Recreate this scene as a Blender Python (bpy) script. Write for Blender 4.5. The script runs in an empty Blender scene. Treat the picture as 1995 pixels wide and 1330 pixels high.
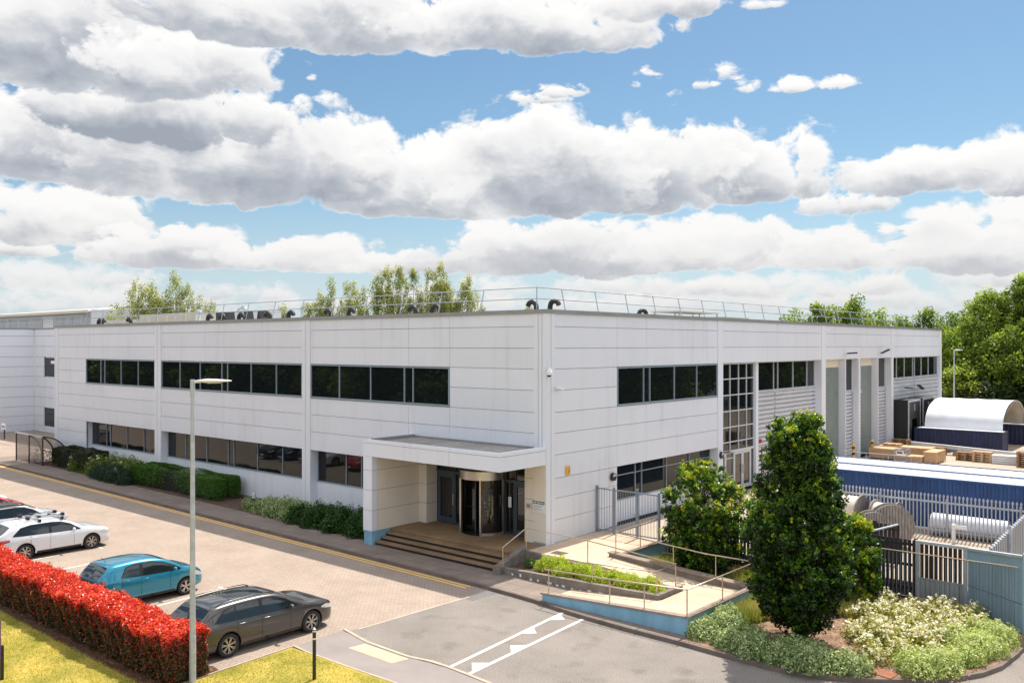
import bpy, bmesh, math, random
import numpy as np
from mathutils import Vector, Matrix
SC = bpy.context.scene
COL = SC.collection
rnd = random.Random(7)
R = math.radians

# ------------------------------------------------------------------ helpers
def tag(o, label=None, cat=None, group=None, kind=None):
    if label: o['label'] = label
    if cat: o['category'] = cat
    if group: o['group'] = group
    if kind: o['kind'] = kind
    return o

def thing(name, loc, label, cat, group=None, rot=0):
    o = bpy.data.objects.new(name, None); COL.objects.link(o)
    o.location = loc; o.rotation_euler = (0, 0, rot); o.empty_display_size = .2
    return tag(o, label, cat, group)

def adopt(o, parent):
    """mesh data is in world coordinates; the thing's Empty stands at its base, unrotated while building"""
    o.parent = parent
    if parent.parent is None:
        o.matrix_parent_inverse = Matrix.Translation(-Vector(parent.location))
    return o

class MB:
    def __init__(s): s.v = []; s.f = []; s.m = []; s.sm = []; s.t = []; s.tone = 1.
    def add(s, vs, fs, m=0, sm=False):
        n = len(s.v); s.v += [tuple(v) for v in vs]
        for f in fs:
            s.f.append(tuple(n + i for i in f)); s.m.append(m); s.sm.append(sm); s.t.append(s.tone)
    def box(s, x0, y0, z0, x1, y1, z1, m=0):
        if x0 > x1: x0, x1 = x1, x0
        if y0 > y1: y0, y1 = y1, y0
        if z0 > z1: z0, z1 = z1, z0
        s.add([(x0,y0,z0),(x1,y0,z0),(x1,y1,z0),(x0,y1,z0),(x0,y0,z1),(x1,y0,z1),(x1,y1,z1),(x0,y1,z1)],
              [(0,3,2,1),(4,5,6,7),(0,1,5,4),(1,2,6,5),(2,3,7,6),(3,0,4,7)], m)
    def hexa(s, p, m=0):
        s.add(p, [(0,3,2,1),(4,5,6,7),(0,1,5,4),(1,2,6,5),(2,3,7,6),(3,0,4,7)], m)
    def bar(s, a, b, w, h, m=0, up=(0,0,1)):
        a = Vector(a); b = Vector(b); d = (b-a).normalized(); u = Vector(up)
        if abs(d.dot(u)) > .98: u = Vector((1,0,0))
        r = d.cross(u).normalized()*w/2; t = r.cross(d).normalized()*h/2
        s.hexa([a-r-t, b-r-t, b+r-t, a+r-t, a-r+t, b-r+t, b+r+t, a+r+t], m)
    def cyl(s, a, b, r0, r1=None, n=12, m=0, sm=True, cap=True):
        if r1 is None: r1 = r0
        a = Vector(a); b = Vector(b); d = (b-a).normalized()
        u = Vector((0,0,1)) if abs(d.z) < .9 else Vector((1,0,0))
        p = d.cross(u).normalized(); q = d.cross(p)
        vs = []
        for c, r in ((a, r0), (b, r1)):
            for i in range(n):
                t = 2*math.pi*i/n; vs.append(c + (p*math.cos(t)+q*math.sin(t))*r)
        s.add(vs, [(i, (i+1)%n, n+(i+1)%n, n+i)[::-1] for i in range(n)], m, sm)
        if cap:
            s.add(vs[:n], [tuple(range(n))], m); s.add(vs[n:], [tuple(range(n))[::-1]], m)
    def tube(s, pts, r, n=8, m=0, radii=None):
        pts = [Vector(p) for p in pts]
        rings = []
        prev = None
        for i, p in enumerate(pts):
            d = ((pts[min(i+1, len(pts)-1)] - pts[max(i-1, 0)])).normalized()
            if prev is None:
                u = Vector((0,0,1)) if abs(d.z) < .9 else Vector((1,0,0))
                a = d.cross(u).normalized()
            else:
                a = (prev - d*prev.dot(d)).normalized()
            prev = a; b = d.cross(a); rr = radii[i] if radii else r
            rings.append([p + (a*math.cos(2*math.pi*k/n)+b*math.sin(2*math.pi*k/n))*rr for k in range(n)])
        vs = [v for g in rings for v in g]; fs = []
        for i in range(len(rings)-1):
            for k in range(n): fs.append((i*n+k, i*n+(k+1)%n, (i+1)*n+(k+1)%n, (i+1)*n+k))
        s.add(vs, fs, m, True)
        s.add(rings[0], [tuple(range(n))[::-1]], m); s.add(rings[-1], [tuple(range(n))], m)
    def prism(s, poly, z0, z1, m=0):
        n = len(poly)
        ar = sum(poly[i][0]*poly[(i+1)%n][1]-poly[(i+1)%n][0]*poly[i][1] for i in range(n))
        if ar < 0: poly = poly[::-1]
        za = z0 if callable(z0) else (lambda x, y: z0)
        zb = z1 if callable(z1) else (lambda x, y: z1)
        vs = [(x, y, za(x, y)) for x, y in poly] + [(x, y, zb(x, y)) for x, y in poly]
        s.add(vs, [tuple(range(n))[::-1], tuple(range(n, 2*n))] + [(i, (i+1)%n, n+(i+1)%n, n+i) for i in range(n)], m)
    def strip(s, pts, w0, w1, z, m=0):
        """flat ribbon along pts, between offsets w0 and w1 to the left"""
        P = [Vector((p[0], p[1])) for p in pts]; a = []; b = []
        for i, p in enumerate(P):
            d = (P[min(i+1, len(P)-1)] - P[max(i-1, 0)]).normalized(); nn = Vector((-d.y, d.x))
            a.append(p + nn*w0); b.append(p + nn*w1)
        n = len(P)
        s.add([(q.x, q.y, z) for q in a] + [(q.x, q.y, z) for q in b], [(i, i+1, n+i+1, n+i) for i in range(n-1)], m)
    def ribbon(s, pts, w0, w1, z0, z1, m=0):
        P = [Vector((p[0], p[1])) for p in pts]
        for i in range(len(P)-1):
            def nn(k):
                d = (P[min(k+1, len(P)-1)] - P[max(k-1, 0)]).normalized(); return Vector((-d.y, d.x))
            n0 = nn(i); n1 = nn(i+1)
            q = [P[i]+n0*w0, P[i+1]+n1*w0, P[i+1]+n1*w1, P[i]+n0*w1]
            s.hexa([(c.x, c.y, z0) for c in q] + [(c.x, c.y, z1) for c in q], m)
    def build(s, name, mats, parent=None, origin=None, bevel=0):
        if not isinstance(mats, (list, tuple)): mats = [mats]
        ox, oy, oz = origin or (0, 0, 0)
        me = bpy.data.meshes.new(name)
        me.from_pydata([(x-ox, y-oy, z-oz) for x, y, z in s.v], [], s.f)
        for m in mats: me.materials.append(m)
        me.polygons.foreach_set('material_index', s.m)
        me.polygons.foreach_set('use_smooth', s.sm)
        if any(m in (M.get('wall'), M.get('beige')) for m in mats):
            a = me.attributes.new('tone', 'FLOAT', 'FACE'); a.data.foreach_set('value', s.t)
        me.update()
        o = bpy.data.objects.new(name, me); COL.objects.link(o)
        if origin: o.location = origin
        if parent is not None: adopt(o, parent)
        if bevel:
            b = o.modifiers.new('b', 'BEVEL'); b.width = bevel; b.segments = 1; b.limit_method = 'ANGLE'
        return o

def copy_tree(o, parent=None):
    c = o.copy(); COL.objects.link(c)
    if parent is not None: c.parent = parent
    for ch in list(o.children): copy_tree(ch, c)
    return c

def put(o, loc, rot=0, label=None, scale=None):
    o.location = loc; o.rotation_euler = (0, 0, rot)
    if label: o['label'] = label
    if scale: o.scale = scale if isinstance(scale, tuple) else (scale,)*3
    return o

ORD = ['first','second','third','fourth','fifth','sixth','seventh','eighth','ninth','tenth','eleventh','twelfth','thirteenth','fourteenth','fifteenth','sixteenth','seventeenth','eighteenth','nineteenth','twentieth','twenty-first','twenty-second','twenty-third','twenty-fourth','twenty-fifth','twenty-sixth','twenty-seventh','twenty-eighth']

# ------------------------------------------------------------------ materials
def newmat(name):
    m = bpy.data.materials.new(name); m.use_nodes = True
    nt = m.node_tree; b = nt.nodes['Principled BSDF']; return m, nt, b

def N(nt, typ, ins=None, **kw):
    n = nt.nodes.new(typ)
    for k, v in kw.items(): setattr(n, k, v)
    for k, v in (ins or {}).items():
        if hasattr(v, 'is_output'): nt.links.new(v, n.inputs[k])
        else: n.inputs[k].default_value = v
    return n

def rgba(c): return (c[0], c[1], c[2], 1.0)

def ramp(nt, fac, stops):
    r = nt.nodes.new('ShaderNodeValToRGB'); nt.links.new(fac, r.inputs[0])
    el = r.color_ramp.elements
    while len(el) < len(stops): el.new(.5)
    for e, (p, c) in zip(el, stops): e.position = p; e.color = rgba(c)
    return r.outputs[0]

def pm(name, col, rough=.6, metal=0., var=.12, scale=3., stretch=(1,1,1), bump=0., bscale=40., spec=.5, coat=0., col2=None, fine=0.):
    m, nt, b = newmat(name)
    tc = N(nt, 'ShaderNodeTexCoord')
    mp = N(nt, 'ShaderNodeMapping', {0: tc.outputs['Object'], 'Scale': stretch})
    no = N(nt, 'ShaderNodeTexNoise', {'Vector': mp.outputs[0], 'Scale': scale, 'Detail': 6., 'Roughness': .6})
    c2 = col2 or tuple(min(1, c*(1+var)) for c in col)
    c1 = tuple(c*(1-var) for c in col)
    o = ramp(nt, no.outputs[0], [(.3, c1), (.7, c2)])
    if fine:
        n2 = N(nt, 'ShaderNodeTexNoise', {'Vector': tc.outputs['Object'], 'Scale': bscale, 'Detail': 3.})
        mr = N(nt, 'ShaderNodeMapRange', {0: n2.outputs[0], 1: .3, 2: .7, 3: 1-fine, 4: 1+fine})
        mx = N(nt, 'ShaderNodeMix', {0: 1.}, data_type='RGBA', blend_type='MULTIPLY')
        nt.links.new(o, mx.inputs[6]); nt.links.new(mr.outputs[0], mx.inputs[7]); o = mx.outputs[2]
    nt.links.new(o, b.inputs['Base Color'])
    b.inputs['Roughness'].default_value = rough; b.inputs['Metallic'].default_value = metal
    b.inputs['Specular IOR Level'].default_value = spec; b.inputs['Coat Weight'].default_value = coat
    b.inputs['Coat Roughness'].default_value = .03
    if bump:
        n2 = N(nt, 'ShaderNodeTexNoise', {'Vector': tc.outputs['Object'], 'Scale': bscale, 'Detail': 4.})
        bp = N(nt, 'ShaderNodeBump', {'Height': n2.outputs[0], 'Strength': bump, 'Distance': .02})
        nt.links.new(bp.outputs[0], b.inputs['Normal'])
    return m

def wallmat(name, base, dirt, amt=.35):
    """painted panel: faint mottling and rain streaks running down"""
    m, nt, b = newmat(name)
    tc = N(nt, 'ShaderNodeTexCoord')
    def noise(sc, st, det=5.):
        mp = N(nt, 'ShaderNodeMapping', {0: tc.outputs['Object'], 'Scale': st})
        return N(nt, 'ShaderNodeTexNoise', {'Vector': mp.outputs[0], 'Scale': sc, 'Detail': det, 'Roughness': .6}).outputs[0]
    st = noise(2.6, (1, 1, .06)); big = noise(.35, (1, 1, .7), 3.); fin = noise(14., (1, 1, .15))
    a = N(nt, 'ShaderNodeMapRange', {0: st, 1: .5, 2: .8, 3: 0., 4: 1.}).outputs[0]
    c = N(nt, 'ShaderNodeMapRange', {0: big, 1: .42, 2: .68, 3: .12, 4: 1.}).outputs[0]
    f = N(nt, 'ShaderNodeMapRange', {0: fin, 1: .35, 2: .75, 3: .4, 4: 1.}).outputs[0]
    p = N(nt, 'ShaderNodeMath', {0: a, 1: c}, operation='MULTIPLY').outputs[0]
    p = N(nt, 'ShaderNodeMath', {0: p, 1: f}, operation='MULTIPLY').outputs[0]
    p2 = N(nt, 'ShaderNodeMath', {0: c, 1: .14}, operation='MULTIPLY').outputs[0]
    p = N(nt, 'ShaderNodeMath', {0: p, 1: p2}, operation='ADD').outputs[0]
    p = N(nt, 'ShaderNodeMath', {0: p, 1: amt}, operation='MULTIPLY', use_clamp=True).outputs[0]
    mx = N(nt, 'ShaderNodeMix', {0: p}, data_type='RGBA'); mx.inputs[6].default_value = rgba(base); mx.inputs[7].default_value = rgba(dirt)
    at = N(nt, 'ShaderNodeAttribute', attribute_name='tone'); m2 = N(nt, 'ShaderNodeMix', {0: 1.}, data_type='RGBA', blend_type='MULTIPLY'); nt.links.new(mx.outputs[2], m2.inputs[6]); nt.links.new(at.outputs['Fac'], m2.inputs[7])
    nt.links.new(m2.outputs[2], b.inputs['Base Color']); b.inputs['Roughness'].default_value = .5
    b.inputs['Specular IOR Level'].default_value = .3
    return m

def asphaltmat(name, col):
    m, nt, b = newmat(name)
    tc = N(nt, 'ShaderNodeTexCoord'); P = tc.outputs['Object']
    n1 = N(nt, 'ShaderNodeTexNoise', {'Vector': P, 'Scale': .35, 'Detail': 7., 'Roughness': .65}).outputs[0]
    n2 = N(nt, 'ShaderNodeTexNoise', {'Vector': P, 'Scale': 26., 'Detail': 4., 'Roughness': .8}).outputs[0]
    n3 = N(nt, 'ShaderNodeTexNoise', {'Vector': P, 'Scale': 1.1, 'Detail': 5.}).outputs[0]
    w = N(nt, 'ShaderNodeTexNoise', {'Vector': P, 'Scale': .8, 'Detail': 5.}).outputs['Color']
    wv = N(nt, 'ShaderNodeMix', {0: .45}, data_type='RGBA', blend_type='ADD'); nt.links.new(P, wv.inputs[6]); nt.links.new(w, wv.inputs[7])
    vo = N(nt, 'ShaderNodeTexVoronoi', {'Vector': wv.outputs[2], 'Scale': .33}, feature='DISTANCE_TO_EDGE')
    ck = N(nt, 'ShaderNodeMapRange', {0: vo.outputs['Distance'], 1: 0., 2: .004, 3: .90, 4: 1.}).outputs[0]
    a = N(nt, 'ShaderNodeMapRange', {0: n1, 1: .3, 2: .7, 3: .82, 4: 1.14}).outputs[0]
    f = N(nt, 'ShaderNodeMapRange', {0: n2, 1: .32, 2: .70, 3: .55, 4: 1.48}).outputs[0]
    st = N(nt, 'ShaderNodeMapRange', {0: n3, 1: .56, 2: .70, 3: 1., 4: .78}).outputs[0]
    x = a
    for y in (f, st, ck): x = N(nt, 'ShaderNodeMath', {0: x, 1: y}, operation='MULTIPLY').outputs[0]
    mx = N(nt, 'ShaderNodeMix', {0: 1.}, data_type='RGBA', blend_type='MULTIPLY'); mx.inputs[6].default_value = rgba(col); nt.links.new(x, mx.inputs[7])
    nt.links.new(mx.outputs[2], b.inputs['Base Color']); b.inputs['Roughness'].default_value = .9; b.inputs['Specular IOR Level'].default_value = .25
    bp = N(nt, 'ShaderNodeBump', {'Height': n2, 'Strength': .5, 'Distance': .02}); nt.links.new(bp.outputs[0], b.inputs['Normal'])
    return m

def glassmat(name, tint=(.008,.011,.012), ior=1.42, rough=.015, wav=.0):
    m, nt, b = newmat(name)
    b.inputs['Base Color'].default_value = rgba(tint); b.inputs['Roughness'].default_value = rough
    b.inputs['IOR'].default_value = ior
    if wav:
        tc = N(nt, 'ShaderNodeTexCoord')
        n2 = N(nt, 'ShaderNodeTexNoise', {'Vector': tc.outputs['Object'], 'Scale': .7, 'Detail': 1.})
        bp = N(nt, 'ShaderNodeBump', {'Height': n2.outputs[0], 'Strength': wav, 'Distance': .02})
        nt.links.new(bp.outputs[0], b.inputs['Normal'])
    return m

def leafmat(name, stops, trans=.35, rough=.45, spec=.35):
    m, nt, b = newmat(name)
    at = N(nt, 'ShaderNodeAttribute', attribute_name='v')
    c = ramp(nt, at.outputs['Fac'], stops)
    nt.links.new(c, b.inputs['Base Color']); b.inputs['Roughness'].default_value = rough
    b.inputs['Specular IOR Level'].default_value = spec
    if trans:
        tr = N(nt, 'ShaderNodeBsdfTranslucent'); 
        mx2 = N(nt, 'ShaderNodeMix', {0: 1.}, data_type='RGBA', blend_type='MULTIPLY')
        nt.links.new(c, mx2.inputs[6]); mx2.inputs[7].default_value = (1.5, 1.5, .9, 1)
        nt.links.new(mx2.outputs[2], tr.inputs[0])
        ms = N(nt, 'ShaderNodeMixShader', {0: trans}); nt.links.new(b.outputs[0], ms.inputs[1]); nt.links.new(tr.outputs[0], ms.inputs[2])
        nt.links.new(ms.outputs[0], nt.nodes['Material Output'].inputs[0])
    return m

def brickmat(name, c1, c2, mortar, bw, bh, ms=.012, off=.5, rot=0., rough=.8, var=.25, bump=.3, big=.15, bias=0.):
    m, nt, b = newmat(name)
    tc = N(nt, 'ShaderNodeTexCoord')
    mp = N(nt, 'ShaderNodeMapping', {0: tc.outputs['Object'], 'Rotation': (0, 0, rot)})
    br = N(nt, 'ShaderNodeTexBrick', {'Vector': mp.outputs[0], 'Color1': rgba(c1), 'Color2': rgba(c2), 'Mortar': rgba(mortar), 'Scale': 1., 'Mortar Size': ms, 'Mortar Smooth': .3, 'Bias': bias, 'Brick Width': bw, 'Row Height': bh}, offset=off)
    n = N(nt, 'ShaderNodeTexNoise', {'Vector': tc.outputs['Object'], 'Scale': .5, 'Detail': 6., 'Roughness': .65})
    mr = N(nt, 'ShaderNodeMapRange', {0: n.outputs[0], 1: .3, 2: .7, 3: 1-big, 4: 1+big})
    n3 = N(nt, 'ShaderNodeTexNoise', {'Vector': tc.outputs['Object'], 'Scale': 30., 'Detail': 3.})
    mr3 = N(nt, 'ShaderNodeMapRange', {0: n3.outputs[0], 1: .3, 2: .7, 3: .9, 4: 1.1})
    mu = N(nt, 'ShaderNodeMath', {0: mr.outputs[0], 1: mr3.outputs[0]}, operation='MULTIPLY')
    mx = N(nt, 'ShaderNodeMix', {0: 1.}, data_type='RGBA', blend_type='MULTIPLY')
    nt.links.new(br.outputs[0], mx.inputs[6]); nt.links.new(mu.outputs[0], mx.inputs[7])
    nt.links.new(mx.outputs[2], b.inputs['Base Color']); b.inputs['Roughness'].default_value = rough
    b.inputs['Specular IOR Level'].default_value = .25
    if bump:
        bp = N(nt, 'ShaderNodeBump', {'Height': br.outputs['Fac'], 'Strength': bump, 'Distance': .006}, invert=True)
        nt.links.new(bp.outputs[0], b.inputs['Normal'])
    return m

M = {}
M['wall'] = wallmat('wall_paint', (.77, .79, .845), (.38, .37, .35), .5)
M['walljoint'] = pm('panel_joint', (.10, .10, .11), .8)
M['beige'] = wallmat('beige_panel', (.78, .71, .60), (.45, .38, .3), .35)
M['coping'] = pm('coping_metal', (.30, .30, .30), .4, .3, .1, 1.5)
M['frame'] = pm('window_frame_paint', (.27, .34, .40), .4, .1, .06)
M['framew'] = pm('pale_frame_paint', (.60, .63, .66), .4, .1, .05)
M['framed'] = pm('dark_door_frame', (.055, .08, .105), .4, .1, .06)
M['glass'] = glassmat('window_glass', wav=.02)
M['glassd'] = glassmat('door_glass', (.01,.01,.01), 1.7)
M['steel'] = pm('brushed_steel', (.62, .58, .52), .28, .9, .1, 6)
M['black'] = pm('black_rubber', (.012, .012, .013), .6)
M['blackp'] = pm('black_paint', (.02, .02, .022), .35)
M['galv'] = pm('galvanised_steel', (.44, .47, .52), .5, .25, .18, 5)
M['railm'] = pm('champagne_steel_rail', (.62, .50, .38), .3, .75, .08, 5)
M['gatem'] = pm('blue_grey_fence_paint', (.20, .25, .31), .5, .1, .15, 3)
M['roofd'] = pm('grey_roof_membrane', (.22, .215, .205), .8, 0, .2, .6)
M['canroof'] = pm('canopy_roof_sheet', (.40, .37, .34), .6, .1, .22, 1.5, (1, .25, 1))
M['louvre'] = pm('white_louvre_metal', (.66, .67, .71), .4, .2, .08, 2)
M['rdoor'] = pm('green_grey_roller_door', (.23, .27, .26), .5, .2, .1, 1.2)
M['blue'] = pm('sky_blue_masonry_paint', (.22, .42, .56), .6, 0, .14, 2.2, (1, 1, .3), bump=.2, bscale=25, fine=.06)
M['concrete'] = pm('weathered_concrete', (.20, .17, .145), .85, 0, .3, 2.5, bump=.4, bscale=30, fine=.15)
M['coping_stone'] = pm('coping_stone', (.28, .21, .165), .85, 0, .25, 3, bump=.3, bscale=30, fine=.12)
M['kerb'] = pm('kerb_stone', (.16, .125, .105), .85, 0, .25, 2, bump=.3, bscale=30, fine=.12)
M['kerblt'] = pm('pale_kerb_stone', (.48, .38, .29), .85, 0, .2, 2, fine=.12)
M['asphalt'] = asphaltmat('asphalt', (.245, .215, .19))
M['path'] = pm('fine_asphalt_path', (.275, .24, .225), .9, 0, .10, .7, bump=.3, bscale=80, fine=.16, spec=.25)
M['patch'] = pm('dark_asphalt_patch', (.17, .165, .165), .9, 0, .12, 2, bump=.4, bscale=60, fine=.25, spec=.25)
M['paver'] = brickmat('block_paving', (.41, .325, .262), (.365, .288, .232), (.24, .19, .152), .2, .1, .010, big=.12)
M['slab'] = brickmat('pavement_slabs', (.27, .215, .18), (.225, .18, .15), (.14, .11, .09), .6, .6, .012, .0, big=.16, bump=.2)
M['porch'] = brickmat('brown_porch_paving', (.30, .20, .115), (.26, .175, .10), (.20, .13, .08), .45, .45, .006, .0, big=.22, bump=.15)
M['terr'] = brickmat('terrace_slabs', (.62, .47, .34), (.55, .415, .30), (.34, .255, .18), .45, .45, .006, .0, big=.12, bump=.15)
M['yard'] = pm('yard_concrete', (.42, .34, .265), .9, 0, .12, .4, fine=.06)
M['whitep'] = pm('road_paint_white', (.70, .67, .60), .7, 0, .16, 9, fine=.14)
M['yellowp'] = pm('road_paint_yellow', (.88, .52, .12), .7, 0, .12, 6, fine=.1)
M['tact'] = brickmat('buff_tactile_paving', (.58, .45, .32), (.53, .41, .29), (.42, .32, .22), .4, .4, .01, 0.)
M['soil'] = pm('bark_mulch', (.115, .065, .040), .95, 0, .5, 4, bump=1., bscale=35, fine=.4)
M['soilt'] = pm('dry_soil', (.26, .16, .10), .95, 0, .4, 2.5, bump=1., bscale=35, fine=.35)
M['lawn'] = pm('lawn', (.24, .24, .02), .95, 0, .3, .8, col2=(.50, .37, .08), fine=.3, bscale=50)
M['field'] = pm('far_grass', (.13, .12, .09), .95, 0, .3, .05)
M['bark'] = pm('tree_bark', (.10, .075, .055), .9, 0, .3, 5, bump=.5)
M['barkp'] = pm('pale_bark', (.30, .27, .23), .9, 0, .3, 5, bump=.3)
M['wood'] = pm('pallet_wood', (.30, .17, .08), .8, 0, .3, 2, (4, 4, 1))
M['woodl'] = pm('new_timber', (.55, .36, .20), .75, 0, .15, 2, (4, 4, 1))
M['ply'] = pm('plywood', (.50, .32, .20), .75, 0, .14, 2.5)
M['woodw'] = pm('weathered_drum_timber', (.30, .26, .235), .85, 0, .35, 3, (6, 6, 1))
M['fenceb'] = pm('dark_stained_timber', (.028, .024, .023), .8, 0, .35, 3, (5, 5, .5))
M['white'] = pm('white_sheet', (.78, .78, .78), .5, 0, .05, 2)
M['pvc'] = pm('white_tarpaulin', (.76, .78, .82), .45, 0, .05, 1.2, bump=.8, bscale=1.6)
M['pvcin'] = pm('cream_lining', (.66, .58, .46), .6, 0, .1, 1.2)
M['contb'] = pm('container_blue', (.030, .075, .20), .5, .1, .25, 1.6, (1, 1, .3))
M['contn'] = pm('container_navy', (.022, .032, .085), .5, .1, .3, 1.6, (1, 1, .3))
M['contt'] = pm('container_roof_grey', (.46, .47, .49), .5, .1, .12, 1.2)
M['gpanel'] = pm('grey_blue_hoarding', (.27, .39, .48), .5, .1, .16, 1.5, (1, 1, .3))
M['gpanel2'] = pm('pale_grey_hoarding', (.34, .36, .38), .5, .1, .1, 1.5, (1, 1, .3))
M['red'] = pm('signal_red', (.55, .02, .02), .4)
M['amber'] = pm('yellow_alarm_plastic', (.75, .38, .04), .4)
M['lens'] = pm('frosted_lens', (.55, .52, .42), .3)
M['orange'] = pm('orange_skip_paint', (.62, .16, .05), .6)
M['navy'] = pm('navy_sign_ink', (.03, .03, .08), .5)
M['ink'] = pm('grey_sign_ink', (.25, .25, .28), .6)
M['purple'] = pm('purple_sign_vinyl', (.16, .05, .22), .4)
M['lilac'] = pm('lilac_sign_vinyl', (.55, .32, .60), .4)
M['manhole'] = pm('iron_cover', (.10, .085, .07), .6, .4, .3, 20)
M['rust'] = pm('rusty_cover', (.28, .10, .05), .8, .1, .3, 6)
M['clearp'] = glassmat('smoked_polycarbonate', (.10, .09, .09), 1.5, .08)
_b = M['clearp'].node_tree.nodes['Principled BSDF']; _b.inputs['Alpha'].default_value = .45
SUN_E = 4.1; SKY_S = .1; CLOUD_K = .68; SKY_TINT = (.60, .735, .76); EXPO = .56; UNSEEN_GAIN = 1.68
# ------------------------------------------------------------------ ground
def struct(name, mb, mat, **k):
    o = mb.build(name, mat, **k); return tag(o, kind='structure')
SL = .02
def ky(x, b=-4.4): return b + SL*max(0, -x)   # kerb runs very slightly off the facade
KERB = [(-95, ky(-95)), (-60, ky(-60)), (-30, ky(-30)), (-12, ky(-12)), (-3, ky(-3)), (.67, -4.43), (2.0, -4.50), (3.15, -4.60), (4.2, -4.78), (5.3, -4.93), (7.09, -5.06), (9.15, -5.10),
        (11.0, -5.22), (12.3, -5.26), (13.3, -4.98), (14.32, -4.42), (15.2, -3.75), (15.92, -2.95), (16.45, -2.0), (16.72, -1.1), (16.85, .3), (16.9, 2.2), (16.9, 3.0)]
m = MB(); m.box(-900, -500, -.60, 900, 1300, -.05); struct('ground', m, M['field'])
m = MB(); m.prism([(.5, -60), (70, -60), (70, 3), (16.5, 4), (16.0, 5), (.5, 5)], -.04, 0); struct('road', m, M['asphalt'])
m = MB(); m.prism([(-95, -60), (.495, -60), (.495, -10.72), (.62, -10.45), (.84, -5.45), (.84, 2), (-47.6, 2), (-47.6, 9), (-95, 9)], -.04, .001); struct('block_paving', m, M['paver'])
# pavement in front of the building
bx = [(-52.6, ky(-52.6))] + [p for p in KERB if -52 < p[0] < 9.2]
m = MB(); m.prism([(p[0], p[1]+.13) for p in bx] + [(9.2, -1), (.2, .5), (-52.6, .5)], .0, .12); struct('pavement', m, M['slab'])
# sunlit slabs by the steps and ramp share the same sheet; kerb stones
m = MB(); m.ribbon(KERB, 0, .13, -.02, .125); struct('kerb', m, M['kerb'])
# planting bed along the facade
m = MB(); m.prism([(-47, -1.62), (-20, -2.15), (-8.0, -2.50), (-8.0, .5), (-47, .5)], .06, .135); struct('flower_bed', m, M['soil'])
# island bed
isl = [p for p in KERB if p[0] > 9.0]
m = MB(); m.prism([(p[0]-.02, p[1]+.13) for p in isl if p[0] < 12] + [(p[0]-.10, p[1]+.08) for p in isl if p[0] >= 12] + [(16.4, 3.9), (3.2, 3.9), (3.2, .2), (9.0, .2)], .0, .13); struct('island_bed', m, M['soilt'])
# yard
m = MB(); m.prism([(3.2, 3.95), (16.2, 3.95), (40, 3.95), (40, 80), (0, 80), (0, 3.6), (3.2, 3.6)], -.05, .70); struct('yard', m, M['yard'])
# terrace and porch floor
m = MB(); m.prism([(-7.42, -1.78), (-.25, -1.78), (-.25, -1.22), (-.02, -1.22), (-.02, -.03), (-.62, -.03), (-1.1, .02), (-1.1, .58), (-7.42, .58)], .0, .72); struct('porch_floor', m, M['porch'])
m = MB(); m.prism([(-.02, -1.22), (3.18, -1.22), (3.18, 3.6), (.0, 3.6), (0, 0), (-.02, 0)], .0, .72); struct('terrace_paving', m, M['terr'])
# ramps
def zr(x): return .72 - .30*min(1, max(0, (x-3.18)/3.8))
def zl(x): return .135 + .285*min(1, max(0, (x-3.4)/3.6))
m = MB()
m.prism([(3.18, -1.22), (7.0, -1.22), (7.0, .08), (3.18, .08)], .0, lambda x, y: zr(x))
m.prism([(7.0, -4.36), (8.86, -4.36), (8.86, .08), (7.0, .08)], .0, .42)
m.prism([(3.4, -4.36), (7.0, -4.36), (7.0, -2.74), (3.4, -2.74)], .0, lambda x, y: zl(x))
struct('access_ramp', m, M['terr'])
# lawns
m = MB(); m.prism([(.60, -12.72), (.72, -15.0), (.86, -16.86), (-2.4, -16.86), (-30, -16.92), (-30, -40), (30, -40), (30, -12.6), (4.84, -12.6)], -.03, .05); struct('lawn', m, M['lawn'])
m = MB(); m.prism([(.95, -15.1), (1.0, -17.2), (-40, -17.2), (-40, -15.05), (-1.95, -15.3), (-1.95, -15.05), (.1, -15.05), (.2, -15.0)], -.03, .044); struct('hedge_bed', m, M['soil'])
m = MB(); m.prism([(.495, -12.62), (5, -12.5), (30, -12.5), (30, -11.1), (6.8, -10.98), (5.1, -10.86), (3.7, -10.99), (1.9, -10.97), (.44, -10.72)], -.03, .012); struct('footpath', m, M['path'])
m = MB(); m.ribbon([(.40, -10.62), (1.2, -10.80), (1.9, -10.93), (3.3, -10.96), (3.74, -10.95), (4.46, -10.80), (5.11, -10.79), (5.86, -10.84), (6.8, -10.92), (12, -11.2), (30, -11.6)], -.05, .05, -.02, .030)
m.ribbon([(.52, -12.60), (1.24, -12.66), (3.06, -12.63), (4.84, -12.56), (30, -12.5)], -.03, .03, -.02, .06)
m.ribbon([(.55, -12.64), (.66, -15.0), (.80, -17.1)], -.025, .025, -.02, .06)
m.ribbon([(.86, -5.50), (.66, -10.30)], -.02, .06, -.02, .005)
struct('edging_kerb', m, M['kerblt'])
m = MB(); m.prism([(1.82, -11.62), (1.90, -11.06), (3.82, -11.08), (3.72, -11.64)], 0, .018); struct('tactile_pavement', m, M['tact'])
m = MB()
m.prism([(2.6, -7.6), (4.4, -8.5), (4.7, -9.7), (3.1, -9.2)], 0, .004)
m = MB(); m.prism([(.88, -4.60), (1.36, -4.62), (1.30, -5.75), (.86, -5.75)], -.01, .004); struct('road_patch', m, M['patch'])
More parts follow.
